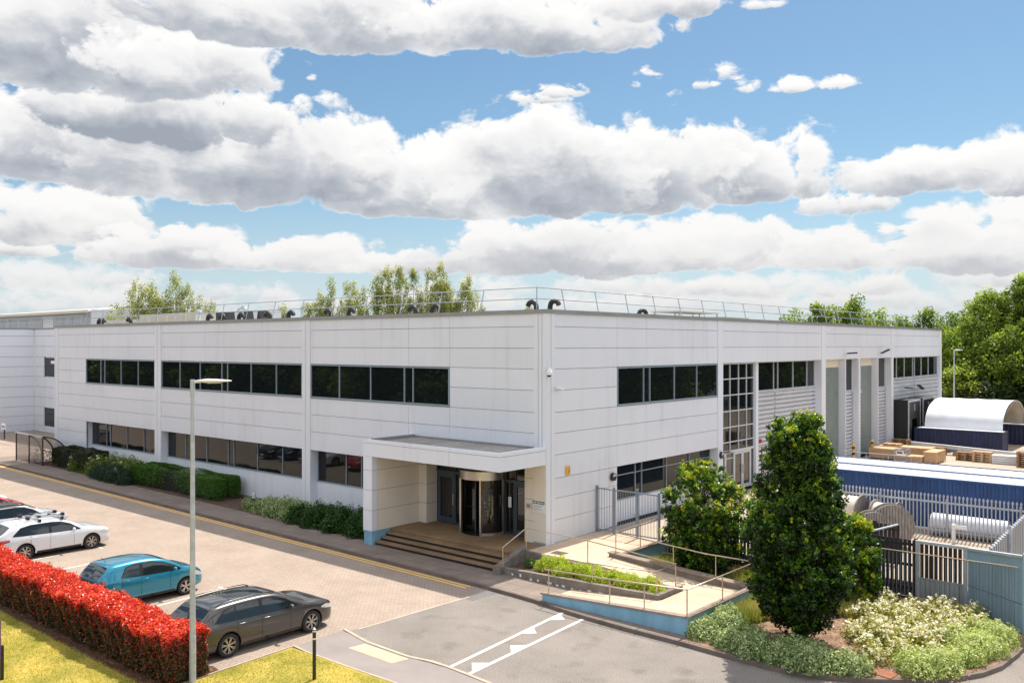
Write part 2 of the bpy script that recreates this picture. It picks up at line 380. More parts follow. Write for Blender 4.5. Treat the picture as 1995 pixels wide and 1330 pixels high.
# markings
m = MB()
for w in (-.20, -.42):
    m.strip([(-95, ky(-95)), (-30, ky(-30)), (.05, ky(0))], w, w+.11, .006)
struct('yellow_road_lines', m, M['yellowp'])
m = MB()
for xl in [-6.6, -9.1, -11.6, -14.1, -16.6, -19.1, -21.6, -24.1, -26.6, -29.1, -31.6]:
    y1 = -10.58
    m.strip([(xl+.35, -15.1), (xl, y1)], -.05, .05, .006)
    m.strip([(xl-.32, y1+.02), (xl+.32, y1+.02)], -.05, .05, .0075)
def line(a, b, w): m.strip([a, b], -w/2, w/2, .005)
line((5.12, -10.72), (4.50, -4.72), .12); line((5.86, -10.74), (5.42, -4.86), .12)
for a, b, c in (((4.56, -5.0), (4.62, -5.75), (5.02, -5.38)), ((4.70, -6.6), (4.78, -7.35), (5.16, -7.0)), ((5.80, -9.75), (5.84, -10.62), (5.36, -10.12)), ((5.66, -8.0), (5.72, -8.85), (5.26, -8.36))):
    m.add([(a[0], a[1], .0065), (b[0], b[1], .0065), (c[0], c[1], .0065)], [(0, 1, 2)])
line((-72, 1.5), (-66, -.4), .12); line((-78, -.5), (-70, -2.8), .12)
struct('white_road_markings', m, M['whitep'])
# covers
c = MB(); c.prism([(14.05, -4.02), (14.72, -4.12), (14.78, -3.62), (14.15, -3.55)], .1, .15); o = c.build('manhole_cover', M['rust']); tag(o, 'rust brown manhole cover set in the soil at the tip of the island bed', 'manhole cover')
c = MB(); c.box(-2.4, -3.9, .10, -1.5, -3.35, .126); 
for i in range(3): c.box(-2.4, -3.74+i*.14, .126, -1.5, -3.71+i*.14, .129)
o = c.build('manhole_cover', M['slab']); tag(o, 'slab-filled inspection cover in the shaded pavement before the entrance steps', 'manhole cover')
c = MB(); c.box(.9, -.95, .70, 1.5, -.45, .724); 
for i in range(5): c.box(.94, -.92+i*.1, .724, 1.46, -.88+i*.1, .727)
o = c.build('manhole_cover', M['manhole']); tag(o, 'grey metal access cover in the sunlit terrace slabs by the wall corner', 'manhole cover')
c = MB(); c.box(.15, -15.55, .03, .58, -15.2, .066)
for i in range(6): c.box(.17, -15.53+i*.055, .066, .56, -15.505+i*.055, .074)
o = c.build('drain_grate', M['rust']); tag(o, 'rusty slotted drain grate on the ground beside the lamp post base', 'drain grate')
# ------------------------------------------------------------------ office building
B = thing('office_building', (0, 0, 0), 'long white panelled office and warehouse with dark window bands and a corner entrance canopy', 'building')
def fbox(mb, pl, c, a0, a1, z0, z1, o0, o1, m=0):
    """box on a facade: a = along the facade, o = outwards from plane c"""
    if pl == 'L': mb.box(a0, c-o1, z0, a1, c-o0, z1, m)
    else: mb.box(c+o0, a0, z0, c+o1, a1, z1, m)
ZJ = [0.0, .72, 1.66, 2.54, 3.37, 4.33, 5.22, 6.08, 6.98, 7.86, 8.72, 9.61, 10.20]
def wall(name, pl, c, cols, z_from, opens, mats, skipz=()):
    mb = MB(); g = .009
    lo, hi = min(a for a, b in cols), max(b for a, b in cols)
    for a0, a1 in cols:
        for z0, z1 in zip(ZJ[:-1], ZJ[1:]):
            if z1 <= z_from + .01: continue
            z0 = max(z0, z_from)
            ca, cz = (a0+a1)/2, (z0+z1)/2
            if any(p0 < ca < p1 and q0 < cz < q1 for p0, p1, q0, q1 in opens): continue
            mb.tone = rnd.uniform(.955, 1.0); fbox(mb, pl, c, a0+g, a1-g, z0+g, z1-g, -.10, 0, 0); mb.tone = 1.
            fbox(mb, pl, c, a0, a1, z0, z1, -.16, -.11, 1)
    return mb.build(name, mats, B)
WM = [M['wall'], M['walljoint']]
# front facade (y = 0) columns between joints
colsL = [(-46.9, -42.19), (-42.19, -39.55), (-39.55, -32.14), (-31.34, -24.0), (-24.0, -16.4), (-15.7, -8.19), (-8.19, -5.5), (-5.5, -.62)]
opL = [(-42.19, -32.14, 6.08, 7.86), (-31.34, -16.4, 6.08, 7.86), (-15.7, -5.5, 6.08, 7.86),
       (-42.19, -32.14, 0, 3.37), (-31.34, -16.4, 0, 3.37), (-15.7, -8.19, 0, 3.37), (-8.19, -.62, 0, 4.33)]
wall('wall', 'L', 0, colsL, .10, opL, WM)
opR = [(5.15, 14.75, 6.08, 7.86), (5.15, 14.75, .72, 3.37)] + [(15.33, 57.3, .0, 7.86)]
colsR = [(.54, 5.15), (5.15, 7.66), (7.66, 14.75), (15.33, 22.3), (22.3, 29.24), (29.95, 36.6), (36.6, 43.55), (44.06, 49.4), (49.4, 57.2)]
wall('wall', 'R', 0, colsR, .72, opR, WM)
# pilasters, a little proud
for i, (a0, a1) in enumerate([(-47.5, -46.9), (-32.14, -31.34), (-16.4, -15.7)]):
    mb = MB(); fbox(mb, 'L', 0, a0, a1, .1, 10.2, -.5, .03); fbox(mb, 'L', 0, a0+.42*(a1-a0), a0+.42*(a1-a0)+.012, .1, 10.2, .03, .034, 1); mb.build('pilaster', WM, B)
mb = MB(); mb.box(-.62, -.03, .72, .03, .5, 10.2); 
for t in (-.40, -.20): mb.box(t, -.034, .72, t+.012, -.03, 10.2, 1)
mb.box(.03, .27, .72, .034, .282, 10.2, 1); mb.box(-.62, -.05, .72, -.0, -.03, .80, 2)
mb.build('pilaster', WM + [M['frame']], B)
for a0, a1 in [(14.75, 15.33), (29.24, 29.95), (43.55, 44.06), (57.2, 57.73)]:
    mb = MB(); fbox(mb, 'R', 0, a0, a1, .5, 10.2, -.5, .03); mb.build('pilaster', WM, B)
mb = MB(); mb.box(0, .0+.5, .72, .03, .54, 10.2); mb.box(-.05, .5, .72, 0.0, .54, 10.2); mb.build('pilaster', WM, B)
# hidden back walls and roof
mb = MB(); mb.box(-47.48, .17, 0, -47.3, 57.6, 10.2); mb.build('wall', M['wall'], B)
mb = MB(); mb.box(-47.3, 57.45, 0, -.2, 57.7, 10.2); mb.build('wall', M['wall'], B)
mb = MB(); mb.box(-47.3, .17, 9.75, -.17, 57.45, 9.95); mb.build('roof', M['roofd'], B)
mb = MB(); mb.box(-47.55, -.06, 10.20, .06, .34, 10.31); mb.box(-.34, .34, 10.20, .06, 57.76, 10.31); mb.box(-47.55, .34, 10.2, -47.2, 57.76, 10.31); mb.box(-47.2, 57.4, 10.2, -.34, 57.76, 10.31)
mb.box(-47.55, -.075, 10.15, .075, -.06, 10.29); mb.box(.06, -.06, 10.15, .075, 57.76, 10.29)
mb.build('coping', M['coping'], B)
# interior: floor slabs and a dark inner skin keep the rooms closed
mb = MB(); mb.box(-47.2, .75, .0, -.75, .80, 10.1); mb.box(-.80, .80, .0, -.75, 57.4, 10.1); mb.build('inner_lining', M['walljoint'], B)

def window(pl, c, a0, a1, z0, z1, mull, trans=(), fm='frame', fw=.055, dep=.07, gm='glass', out=.0, name='window', blind=None):
    mb = MB()
    def bar(p0, p1, q0, q1, d=dep): fbox(mb, pl, c, p0, p1, q0, q1, out-.05, out-.05+d)
    bar(a0, a1, z0, z0+fw*1.3, dep+.03); bar(a0, a1, z1-fw, z1); bar(a0, a0+fw, z0+fw*1.3, z1-fw); bar(a1-fw, a1, z0+fw*1.3, z1-fw)
    for q in mull:
        if a0+fw < q < a1-fw: bar(q-fw*.45, q+fw*.45, z0+fw*1.3, z1-fw, dep-.01)
    for t in trans:
        if isinstance(t, tuple): t, b0, b1 = t
        else: b0, b1 = a0+fw, a1-fw
        bar(b0, b1, t-fw*.45, t+fw*.45, dep-.02)
    fr = mb.build(name, M[fm], B)
    g = MB(); cuts = [a0+.02]+[q for q in sorted(mull) if a0+fw < q < a1-fw]+[a1-.02]
    for p, q in zip(cuts[:-1], cuts[1:]):
        j = [rnd.uniform(-.006, .006) for _ in range(4)]; o = out-.042
        cor = [(p, z0+.02, o+j[0]), (q, z0+.02, o+j[1]), (q, z1-.02, o+j[2]), (p, z1-.02, o+j[0]+j[2]-j[1])]
        w3 = [((a, c-oo, z) if pl == 'L' else (c+oo, a, z)) for a, z, oo in cor]
        g.add(w3, [(0, 1, 2, 3)] if pl == 'L' else [(0, 1, 2, 3)])
        g.add([((a, c-oo+.012, z) if pl == 'L' else (c+oo-.012, a, z)) for a, z, oo in cor], [(3, 2, 1, 0)])
    go = g.build('pane', M[gm], fr)
    return fr
# upper front windows
ul = [[-39.84, -39.24, -36.82, -34.41], [-29.01, -26.64, -24.23, -23.62, -21.2, -18.77], [-13.32, -10.91, -8.49, -7.89]]
for (a0, a1), mu in zip([(-42.17, -32.16), (-31.32, -16.42), (-15.68, -5.52)], ul): window('L', 0, a0, a1, 6.10, 7.84, mu)
# lower front windows in a 0.45 m recess with a plinth wall below
ll = [[-39.91, -39.31, -36.88, -34.5], [-29.11, -26.65, -24.27, -23.67, -21.25, -18.82], [-13.33, -12.12, -10.9, -9.3]]
for (a0, a1), mu in zip([(-42.19, -32.14), (-31.34, -16.4), (-15.7, -8.0)], ll):
    window('L', .45, a0+.02, a1-.02, 1.68, 3.37, mu, fw=.05)
    mb = MB(); fbox(mb, 'L', .45, a0, a1, .1, 1.68, -.2, .02); fbox(mb, 'L', .45, a0, a1, .1, .22, .02, .035, 1); mb.build('plinth_wall', [M['wall'], M['frame']], B)
    mb = MB(); fbox(mb, 'L', 0, a0, a1, 3.37, 3.50, -.6, -.17); mb.build('soffit', M['wall'], B)
mb = MB(); mb.box(-42.60, .11, .1, -42.19, .5, 3.4); mb.build('wall', M['wall'], B)
mb = MB(); mb.box(-.9, .11, .72, -.62, .55, 3.4); mb.build('wall', M['wall'], B)
# side facade, first bay
window('R', 0, 5.17, 14.73, 6.10, 7.84, [7.39, 7.94, 10.23, 12.49])
window('R', -.45, 5.17, 14.75, 1.70, 3.37, [7.36, 7.93, 10.22, 12.5], (2.85,), fw=.05)
mb = MB(); fbox(mb, 'R', -.45, 5.15, 14.75, .72, 1.70, -.2, .02); mb.build('plinth_wall', [M['wall']], B)
mb = MB(); fbox(mb, 'R', 0, 5.15, 14.75, 3.37, 3.5, -.6, -.17); fbox(mb, 'R', 0, 15.3, 57.2, 7.86, 8.0, -.6, -.17); mb.build('soffit', M['wall'], B)
mb = MB(); fbox(mb, 'R', 0, 5.0, 5.15, .72, 3.37, -.5, -.11); mb.build('wall', M['wall'], B)
# second bay: tall atrium glazing with doors, strip window, louvred cladding
cc = -.40
window('R', cc, 15.36, 20.0, 2.90, 7.84, [15.95, 17.0, 18.05, 19.05], (3.45, 4.28, 5.17, 6.06, 6.96), fm='framew', fw=.07)
mb = MB(); fbox(mb, 'R', cc, 20.0, 20.35, .72, 7.86, -.1, .12); mb.build('pilaster', M['wall'], B)
window('R', cc, 15.95, 16.95, 3.02-.12, 3.0, [], fm='framew')
def doorway(pl, c, a0, a1, z0, z1, leaves, fm='framed', handle=True, fw=.09, gm='glassd', out=0):
    mb = MB(); n = leaves; w = (a1-a0)/n
    fbox(mb, pl, c, a0, a1, z1-.06, z1, out-.06, out+.05)
    for i in range(n):
        p0 = a0+i*w+.012; p1 = a0+(i+1)*w-.012
        fbox(mb, pl, c, p0, p0+fw, z0, z1-.07, out-.05, out+.02); fbox(mb, pl, c, p1-fw, p1, z0, z1-.07, out-.05, out+.02)
        fbox(mb, pl, c, p0+fw, p1-fw, z1-.07-fw, z1-.07, out-.05, out+.02); fbox(mb, pl, c, p0+fw, p1-fw, z0, z0+fw*1.6, out-.05, out+.02)
    d = mb.build('door', M[fm], B)
    g = MB(); fbox(g, pl, c, a0+.03, a1-.03, z0+.03, z1-.08, out-.05, out-.02); g.build('pane', M[gm], d)
    if handle:
        h = MB()
        for i in range(n):
            hx = a0+(i+1)*w-.06 if i % 2 == 0 else a0+i*w+.06
            if pl == 'L': h.cyl((hx, c-out-.07, z0+.85), (hx, c-out-.07, z0+1.35), .018, n=6)
            else: h.cyl((c+out+.07, hx, z0+.85), (c+out+.07, hx, z0+1.35), .018, n=6)
            fbox(h, pl, c, hx-.01, hx+.01, z0+.9, z0+.92, out+.02, out+.06); fbox(h, pl, c, hx-.01, hx+.01, z0+1.28, z0+1.3, out+.02, out+.06)
        h.build('handle', M['steel'], d)
    return d
doorway('R', cc, 15.40, 16.45, .74, 2.90, 1, 'framew', fw=.12)
window('R', cc, 16.45, 17.45, .74, 2.90, [], (1.55, 2.55), fm='framew', gm='glassd')
doorway('R', cc, 17.45, 19.55, .74, 2.90, 2, 'framew', fw=.12)
window('R', cc, 19.55, 20.0, .74, 2.90, [], fm='framew', gm='glassd')
window('R', -.45, 20.38, 29.24, 6.10, 7.86, [22.85, 23.46, 25.74, 27.97], fm='framew')
def louvre(a0, a1, z0, z1, c=-.45, step=.245, seams=()):
    mb = MB(); z = z0; n = int((z1-z0)/step)
    fbox(mb, 'R', c, a0, a1, z0, z1, -.12, -.08, 0)
    for k in range(n):
        q = z0 + k*(z1-z0)/n; h = (z1-z0)/n
        # trapezoid corrugation running along the wall
        o0, o1 = -.07, .05
        prof = [(q, o0), (q+h*.12, o1), (q+h*.62, o1), (q+h*.78, o0)]
        vs = []
        for a in (a0, a1):
            vs += [(c+o, a, zz) for zz, o in prof]
        mb.add(vs, [(0, 1, 5, 4), (1, 2, 6, 5), (2, 3, 7, 6), (0, 3, 2, 1), (4, 5, 6, 7)][:5], 0)
        for s in seams:
            mb.box(c+.052, s-.05, q+h*.05, c+.056, s+.05, q+h*.5, 1)
    mb.box(c-.02, a0, z1-.06, c+.10, a1, z1, 0)
    return mb.build('louvred_cladding', [M['louvre'], M['walljoint']], B)
louvre(20.35, 29.24, 2.9, 6.08, seams=(22.9,)); louvre(20.35, 29.24, .72, 2.9, seams=())
window('R', -.38, 21.0, 22.9, .74, 2.88, [22.0], fm='framed', gm='glassd')
# third bay: two tall roller doors between fins
def fin(a, w=.12):
    mb = MB(); fbox(mb, 'R', 0, a, a+w, .6, 7.87, -.5, .015); mb.build('fin_wall', M['wall'], B)
def roller(a0, a1):
    mb = MB(); fbox(mb, 'R', -.48, a0, a1, .70, 7.3, -.1, 0)
    n = 34
    for k in range(n):
        q = .72 + k*6.55/n; fbox(mb, 'R', -.48, a0+.06, a1-.06, q, q+6.55/n-.02, 0, .03)
    d = mb.build('roller_door', M['rdoor'], B)
    f = MB(); fbox(f, 'R', -.45, a0, a1, 7.3, 7.86, -.1, .0)
    f.build('door_frame', M['beige'], d)
fin(29.95, .02)
def strip(a0, a1, zb=5.55):
    window('R', -.45, a0, a1, zb, 7.86, [], fm='framew'); louvre(a0, a1, .72, zb-.02, seams=(a1-.07,))
strip(30.0, 31.0, 5.45)
roller(31.02, 33.62); fin(33.62)
strip(33.80, 36.24)
fin(36.24, .38)
strip(36.62, 38.04, 5.45); roller(38.06, 40.42); fin(40.42)
strip(40.6, 43.5)
# fourth bay
window('R', -.20, 44.08, 57.2, 6.15, 7.86, [45.6, 47.6, 49.9, 50.4, 52.3, 54.4], fm='framew')
louvre(44.06, 57.2, .72, 6.13, c=-.20, step=.32, seams=(50.1,))
# dock shelters
for k, (a0, a1) in enumerate([(44.35, 47.4), (48.2, 51.2)]):
    mb = MB(); x1 = 1.05; zt = 4.42
    mb.box(-.1, a0, .72, x1, a0+.12, zt); mb.box(-.1, a1-.12, .72, x1, a1, zt); mb.box(-.1, a0, zt, x1, a1, zt+.10)
    mb.box(x1, a0+.1, 3.0, x1+.03, a1-.1, zt-.02)
    mb.hexa([(x1, a0+.1, .75), (x1+.03, a0+.1, .75), (x1+.03, a0+.75, .75), (x1, a0+.75, .75), (x1, a0+.1, 3.0), (x1+.03, a0+.1, 3.0), (x1+.03, a0+.9, 3.0), (x1, a0+.9, 3.0)])
    mb.hexa([(x1, a1-.55, .75), (x1+.03, a1-.55, .75), (x1+.03, a1-.1, .75), (x1, a1-.1, .75), (x1, a1-.9, 3.0), (x1+.03, a1-.9, 3.0), (x1+.03, a1-.1, 3.0), (x1, a1-.1, 3.0)])
    mb.box(-.2, a0+.1, .8, .0, a1-.1, 3.9, 0)
    d = mb.build('dock_shelter', M['black'], B)
    f = MB(); f.box(x1-.02, a0-.03, .72, x1+.06, a0+.08, zt+.06); f.box(x1-.02, a1-.08, .72, x1+.06, a1+.03, zt+.06); f.box(x1-.02, a0+.08, zt-.06, x1+.06, a1-.08, zt+.06)
    f.bar((x1-.1, a0+1.5, .8), (x1-.1, a1-.2, 2.4), .07, .07) if k == 0 else None
    f.build('door_frame', M['galv'], d)
    t = bpy.data.curves.new('dock_number', 'FONT'); t.body = str(k+1); t.size = .75; t.extrude = .004; t.align_x = 'CENTER'
    to = bpy.data.objects.new('tmp', t); COL.objects.link(to)
    bpy.context.view_layer.update(); me = bpy.data.meshes.new_from_object(to.evaluated_get(bpy.context.evaluated_depsgraph_get())); bpy.data.objects.remove(to)
    me.materials.clear(); me.materials.append(M['white'])
    me.transform(Matrix.Translation((x1+.036, (a0+a1)/2+.05, 3.62)) @ Matrix.Rotation(R(90), 4, 'Z') @ Matrix.Rotation(R(90), 4, 'X'))
    no = bpy.data.objects.new('dock_number', me); COL.objects.link(no); adopt(no, d)
# ---- entrance canopy and porch
mb = MB(); cx0, cy0 = -8.0, -2.88
g = .008
# fascia panels with joints
xs = [cx0, -5.35, -2.7, .02]
for a, b in zip(xs[:-1], xs[1:]):
    mb.box(a+g, cy0, 3.99, b-g, cy0+.25, 4.56-g); mb.box(a+g, cy0, 4.56+g, b-g, cy0+.25, 4.70)
mb.box(cx0+.01, cy0+.03, 4.0, .0, cy0+.22, 4.69, 1)
mb.box(-.23, cy0+.25, 3.99, .02, -.04, 4.56-g); mb.box(-.23, cy0+.25, 4.56+g, .02, -.04, 4.70); mb.box(-.20, cy0+.25, 4.0, .01, -.04, 4.69, 1)
mb.box(cx0, cy0+.25, 3.99, cx0+.25, -.03, 4.70)
mb.build('canopy_fascia', WM, B)
mb = MB(); mb.box(cx0+.25, cy0+.25, 4.50, -.23, -.02, 4.60)
for k in range(19):
    x = cx0+.45+k*.40; mb.box(x, cy0+.25, 4.60, x+.03, -.02, 4.625)
mb.box(cx0+.25, -.12, 4.60, -.62, -.03, 4.68, 1); mb.box(cx0+.25, cy0+.25, 4.6, cx0+.38, -.12, 4.74, 1)
mb.build('canopy_roof', [M['canroof'], M['coping']], B)
mb = MB(); mb.box(cx0+.3, cy0+.3, 3.985, -.0-.25, .6, 4.05); mb.build('soffit', M['beige'], B)
mb = MB()
zz = [.72, 1.62, 2.50, 3.37, 3.99]
for z0, z1 in zip(zz[:-1], zz[1:]):
    mb.box(cx0, cy0, z0+g, cx0+.58, cy0+.3, z1-g, 0)
    mb.box(cx0, cy0+.3, z0+g, cx0+.56, -.02, z1-g, 0)
    mb.box(cx0+.56, cy0+.31, z0+g, cx0+.58, -.06, z1-g, 2)
    mb.box(cx0+.50, -.06, z0+g, -6.93, .0, z1-g, 2); mb.box(-6.95, .0, z0+g, -6.93, .62, z1-g, 2)
mb.box(cx0+.02, cy0+.02, .72, cx0+.55, .1, 3.98, 1); mb.box(-7.4, .02, .72, -6.96, .3, 3.98, 1)
mb.box(-8.19, .001, 3.37, -7.99, .1, 4.33, 0)
mb.build('porch_wall', WM + [M['beige']], B)
mb = MB()
for z0, z1 in zip(zz[:-1], zz[1:]):
    mb.box(-1.10, -.02, z0+g, -.62, .0, z1-g, 2); mb.box(-1.12, -.02, z0+g, -1.10, .62, z1-g, 2)
mb.box(-.62, -.048, .80, -.0, -.034, 3.99, 2); mb.box(-1.09, .01, .72, -.64, .3, 3.98, 1)
mb.build('porch_pier', WM + [M['beige']], B)
mb = MB(); mb.box(cx0+.03, cy0+.03, .10, cx0+.56, -.02, .71); mb.box(cx0, cy0, .66, cx0+.59, -.02, .715)
mb.build('plinth_wall', M['blue'], B)
# glazing wall at y=.6 with doors and the revolving door
yg = .60
window('L', yg, -6.93, -4.9, 3.05, 3.99, [-5.75], fm='framed', gm='glassd')
doorway('L', yg, -6.85, -5.75, .74, 3.05, 1, fw=.16)
window('L', yg, -5.75, -4.9, .74, 3.05, [], fm='framed', gm='glassd')
window('L', yg, -2.75, -1.12, 3.0, 3.99, [-2.15], fm='framed', gm='glassd')
window('L', yg, -2.75, -2.2, .74, 3.0, [], fm='framed', gm='glassd')
doorway('L', yg, -2.2, -1.12, .74, 3.0, 1, fw=.13)
mb = MB(); mb.box(-4.9, yg, .72, -2.75, yg+.06, 4.0); mb.build('inner_wall', M['walljoint'], B)
mb = MB(); mb.box(-2.5, yg-.06, 1.9, -2.33, yg-.052, 2.35); mb.build('door_notice', M['white'], B)
# revolving door
RV = thing('revolving_door', (-3.75, .35, .72), 'round glazed revolving door with pale steel band in the shaded porch', 'revolving door')
rc = Vector((-3.75, .35)); rr = 1.02
def arc(a0, a1, n): return [(rc.x+rr*math.cos(R(a0+(a1-a0)*i/n)), rc.y+rr*math.sin(R(a0+(a1-a0)*i/n))) for i in range(n+1)]
mb = MB()
pts = arc(0, -180, 40) ; mb.ribbon(arc(5, -185, 44), -.03, .03, 3.08, 3.45); mb.prism(arc(5, -185, 44), 3.43, 3.45)
mb.build('drum_band', M['steel'], RV)
mb = MB(); mb.ribbon(arc(5, -55, 16), -.012, .012, .80, 3.08); mb.build('curved_glass', M['glassd'], RV)
mb = MB(); mb.ribbon(arc(-125, -185, 16), -.012, .012, .80, 3.08); mb.build('curved_glass', M['glassd'], RV)
mb = MB()
for a in (5, -55, -125, -185):
    x, y = rc.x+rr*math.cos(R(a)), rc.y+rr*math.sin(R(a)); mb.box(x-.045, y-.045, .72, x+.045, y+.045, 3.08)
for a0, a1 in ((5, -55), (-125, -185)): mb.ribbon(arc(a0, a1, 16), -.03, .03, .72, .84)
mb.build('post_frame', M['steel'], RV)
mb = MB(); mb.cyl((rc.x, rc.y, .722), (rc.x, rc.y, .735), .98, n=32, sm=False); mb.build('floor_mat', M['black'], RV)
for a in (-70, 20, 110, 200):
    d = Vector((math.cos(R(a)), math.sin(R(a)), 0)); c0 = Vector((rc.x, rc.y, 0))
    mb = MB(); p, q = c0+d*.05, c0+d*.96
    for s, e in ((p, p+d*.06), (q-d*.06, q)): mb.bar(s+Vector((0,0,1.9)), e+Vector((0,0,1.9)), .04, 2.28)
    mb.bar(p+Vector((0,0,.86)), q+Vector((0,0,.86)), .04, .16); mb.bar(p+Vector((0,0,3.0)), q+Vector((0,0,3.0)), .04, .08); mb.bar(p+Vector((0,0,1.75)), q+Vector((0,0,1.75)), .02, .03)
    w = mb.build('door_leaf', M['framed'] if a == -70 else M['blackp'], RV)
    g_ = MB(); g_.bar(p+Vector((0,0,1.92)), q+Vector((0,0,1.92)), .012, 2.1); g_.build('pane', M['glassd'], w)
# entrance steps
ST = thing('entrance_steps', (-3.8, -2.3, .12), 'wide flight of four brown stone steps up to the shaded entrance porch', 'steps')
for z, y0, y1 in ((.27, -2.72, -2.36), (.42, -2.40, -2.05), (.57, -2.10, -1.80)):
    mb = MB(); mb.box(-7.42, y0+.04, .10, -.25, y1+.06, z-.05, 1); mb.box(-7.42, y0, z-.045, -.25, y1+.02, z, 0)
    mb.build('step', [M['porch'], M['black']], ST)  # risers coloured black for the shadow under each nosing
mb = MB(); mb.box(-7.42, -1.83, .675, -.25, -1.795, .724); mb.build('step', M['porch'], ST)
mb = MB(); mb.hexa([(-.25, -2.75, .1), (.02, -2.75, .1), (.02, -1.2, .1), (-.25, -1.2, .1), (-.25, -2.75, .45), (.02, -2.75, .45), (.02, -1.2, .92), (-.25, -1.2, .92)])
mb.box(-.28, -2.95, .1, .10, -2.6, .42); mb.build('side_wall', M['concrete'], ST)
# ---- neighbouring wing
W = thing('office_wing', (-66, 9, 0), 'plain white panelled wing with two small dark windows beyond the far end of the facade', 'building')
def wwall(pl, c, a0, a1, opens, cols):
    mb = MB(); zj = [-.1, .6, 1.55, 2.5, 3.5, 4.55, 5.6, 6.62, 7.62, 8.7, 9.75, 10.45]; g = .014
    for p, q in cols:
        for z0, z1 in zip(zj[:-1], zj[1:]):
            if any(o0 < (p+q)/2 < o1 and q0 < (z0+z1)/2 < q1 for o0, o1, q0, q1 in opens): continue
            fbox(mb, pl, c, p+g, q-g, z0+g, z1-g, -.1, 0); fbox(mb, pl, c, p, q, z0, z1, -.2, -.11, 1)
    return mb.build('wall', WM, W)
wwall('L', 9, -75, -47.6, [(-72.6, -69.9, 5.6, 7.62), (-72.6, -69.9, .6, 2.5)], [(-75, -72.6), (-72.6, -69.9), (-69.9, -60), (-60, -47.6)])
wwall('R', -75, -12, 9, [], [(-12, -5), (-5, 2), (2, 9)])
mb = MB(); mb.box(-95, -12, 10.45, -74.95, 9, 10.58); mb.box(-95, 8.95, 10.45, -47.6, 30, 10.58); mb.build('roof', M['coping'], W)
mb = MB(); mb.box(-95, -12.1, 0, -75.3, -12, 10.4); mb.build('wall', M['wall'], W)
mb = MB(); mb.box(-95, 29.8, 0, -47.6, 30, 10.4); mb.build('wall', M['wall'], W)
for z0, z1 in ((5.65, 7.55), (.62, 2.45)):
    mb = MB(); fbox(mb, 'L', 9, -72.55, -69.95, z0, z1, -.2, -.1); mb.build('window', M['glass'], W)
mb = MB()
for z in (11.1, 11.55): mb.cyl((-95, 8.2, z), (-62, 8.2, z), .03, n=6)
for k in range(12): mb.cyl((-95+k*3, 8.2, 10.5), (-95+k*3, 8.2, 11.55), .03, n=6)
o = mb.build('guard_rail', M['galv']); tag(o, 'galvanised guard rail along the roof edge of the lower wing at the far left', 'guard rail')
# ---- white warehouse behind
H = thing('warehouse', (-150, 44, 0), 'pale warehouse with cream curved roof and grey wall panels rising behind the wing roof', 'building')
mb = MB(); mb.box(-240, 40, 0, -132, 80, 15.0); mb.build('wall', M['white'], H)
mb = MB(); n = 8; vs = []
for x in (-242, -131.5):
    for i in range(n+1):
        t = i/n; vs.append((x + (10*math.sin(t*1.57) if x > -140 else 0)*-1, 38.8+t*20, 14.55+1.9*math.sin(t*math.pi/2)))
mb.add(vs, [(i, n+1+i, n+2+i, i+1) for i in range(n)], 0, True); mb.box(-242, 38.8, 14.4, -131.5, 39.2, 14.9)
mb.build('roof', M['beige'], H)
for a, b in ((-240, -152.5), (-147.5, -132.5)):
    mb = MB(); mb.box(a, 39.9, 9, b, 39.97, 14.0)
    for k in range(int((b-a)/4)): mb.box(a+k*4, 39.86, 9, a+k*4+.15, 39.9, 14)
    mb.build('wall_panel', M['contt'], H)
# ------------------------------------------------------------------ cars (nose towards +y, origin under the middle of the wheelbase)
def crom(keys, x):
    k = keys
    if x <= k[0][0]: return k[0][1]
    if x >= k[-1][0]: return k[-1][1]
    for i in range(len(k)-1):
        if k[i][0] <= x <= k[i+1][0]: break
    x0, y0 = k[i]; x1, y1 = k[i+1]; h = x1-x0; t = (x-x0)/h
    m0 = (y1-k[i-1][1])/(x1-k[i-1][0]) if i > 0 else (y1-y0)/h
    m1 = (k[i+2][1]-y0)/(k[i+2][0]-x0) if i+2 < len(k) else (y1-y0)/h
    s0 = (y1-y0)/h
    if s0 == 0: m0 = m1 = 0
    else:
        if m0/s0 < 0: m0 = 0
        if m1/s0 < 0: m1 = 0
        m0 = max(-3*abs(s0), min(3*abs(s0), m0)); m1 = max(-3*abs(s0), min(3*abs(s0), m1))
    return (2*t**3-3*t*t+1)*y0+(t**3-2*t*t+t)*h*m0+(-2*t**3+3*t*t)*y1+(t**3-t*t)*h*m1

def paint(name, col, metal=.35):
    m, nt, b = newmat(name)
    b.inputs['Base Color'].default_value = rgba(col); b.inputs['Metallic'].default_value = metal
    b.inputs['Roughness'].default_value = .28; b.inputs['Coat Weight'].default_value = 1.; b.inputs['Coat Roughness'].default_value = .02
    return m
M['tyre'] = pm('tyre_rubber', (.018, .018, .018), .75)
M['alloy'] = pm('alloy_wheel', (.55, .52, .48), .3, .8, .05)
M['well'] = pm('wheel_arch_liner', (.006, .006, .006), .9)
M['carglass'] = glassmat('car_glass', (.015, .022, .026), 1.6, .01)
M['chrome'] = pm('chrome', (.75, .72, .68), .12, 1., .03)
M['lamp'] = pm('headlamp_lens', (.70, .70, .68), .08, .3, .1, 20, coat=1.)
M['tail'] = pm('tail_lamp_red', (.45, .01, .01), .12, 0, .1, coat=1.)
M['plate_w'] = pm('white_number_plate', (.75, .75, .70), .5)
M['trim'] = pm('black_trim', (.010, .010, .011), .22)

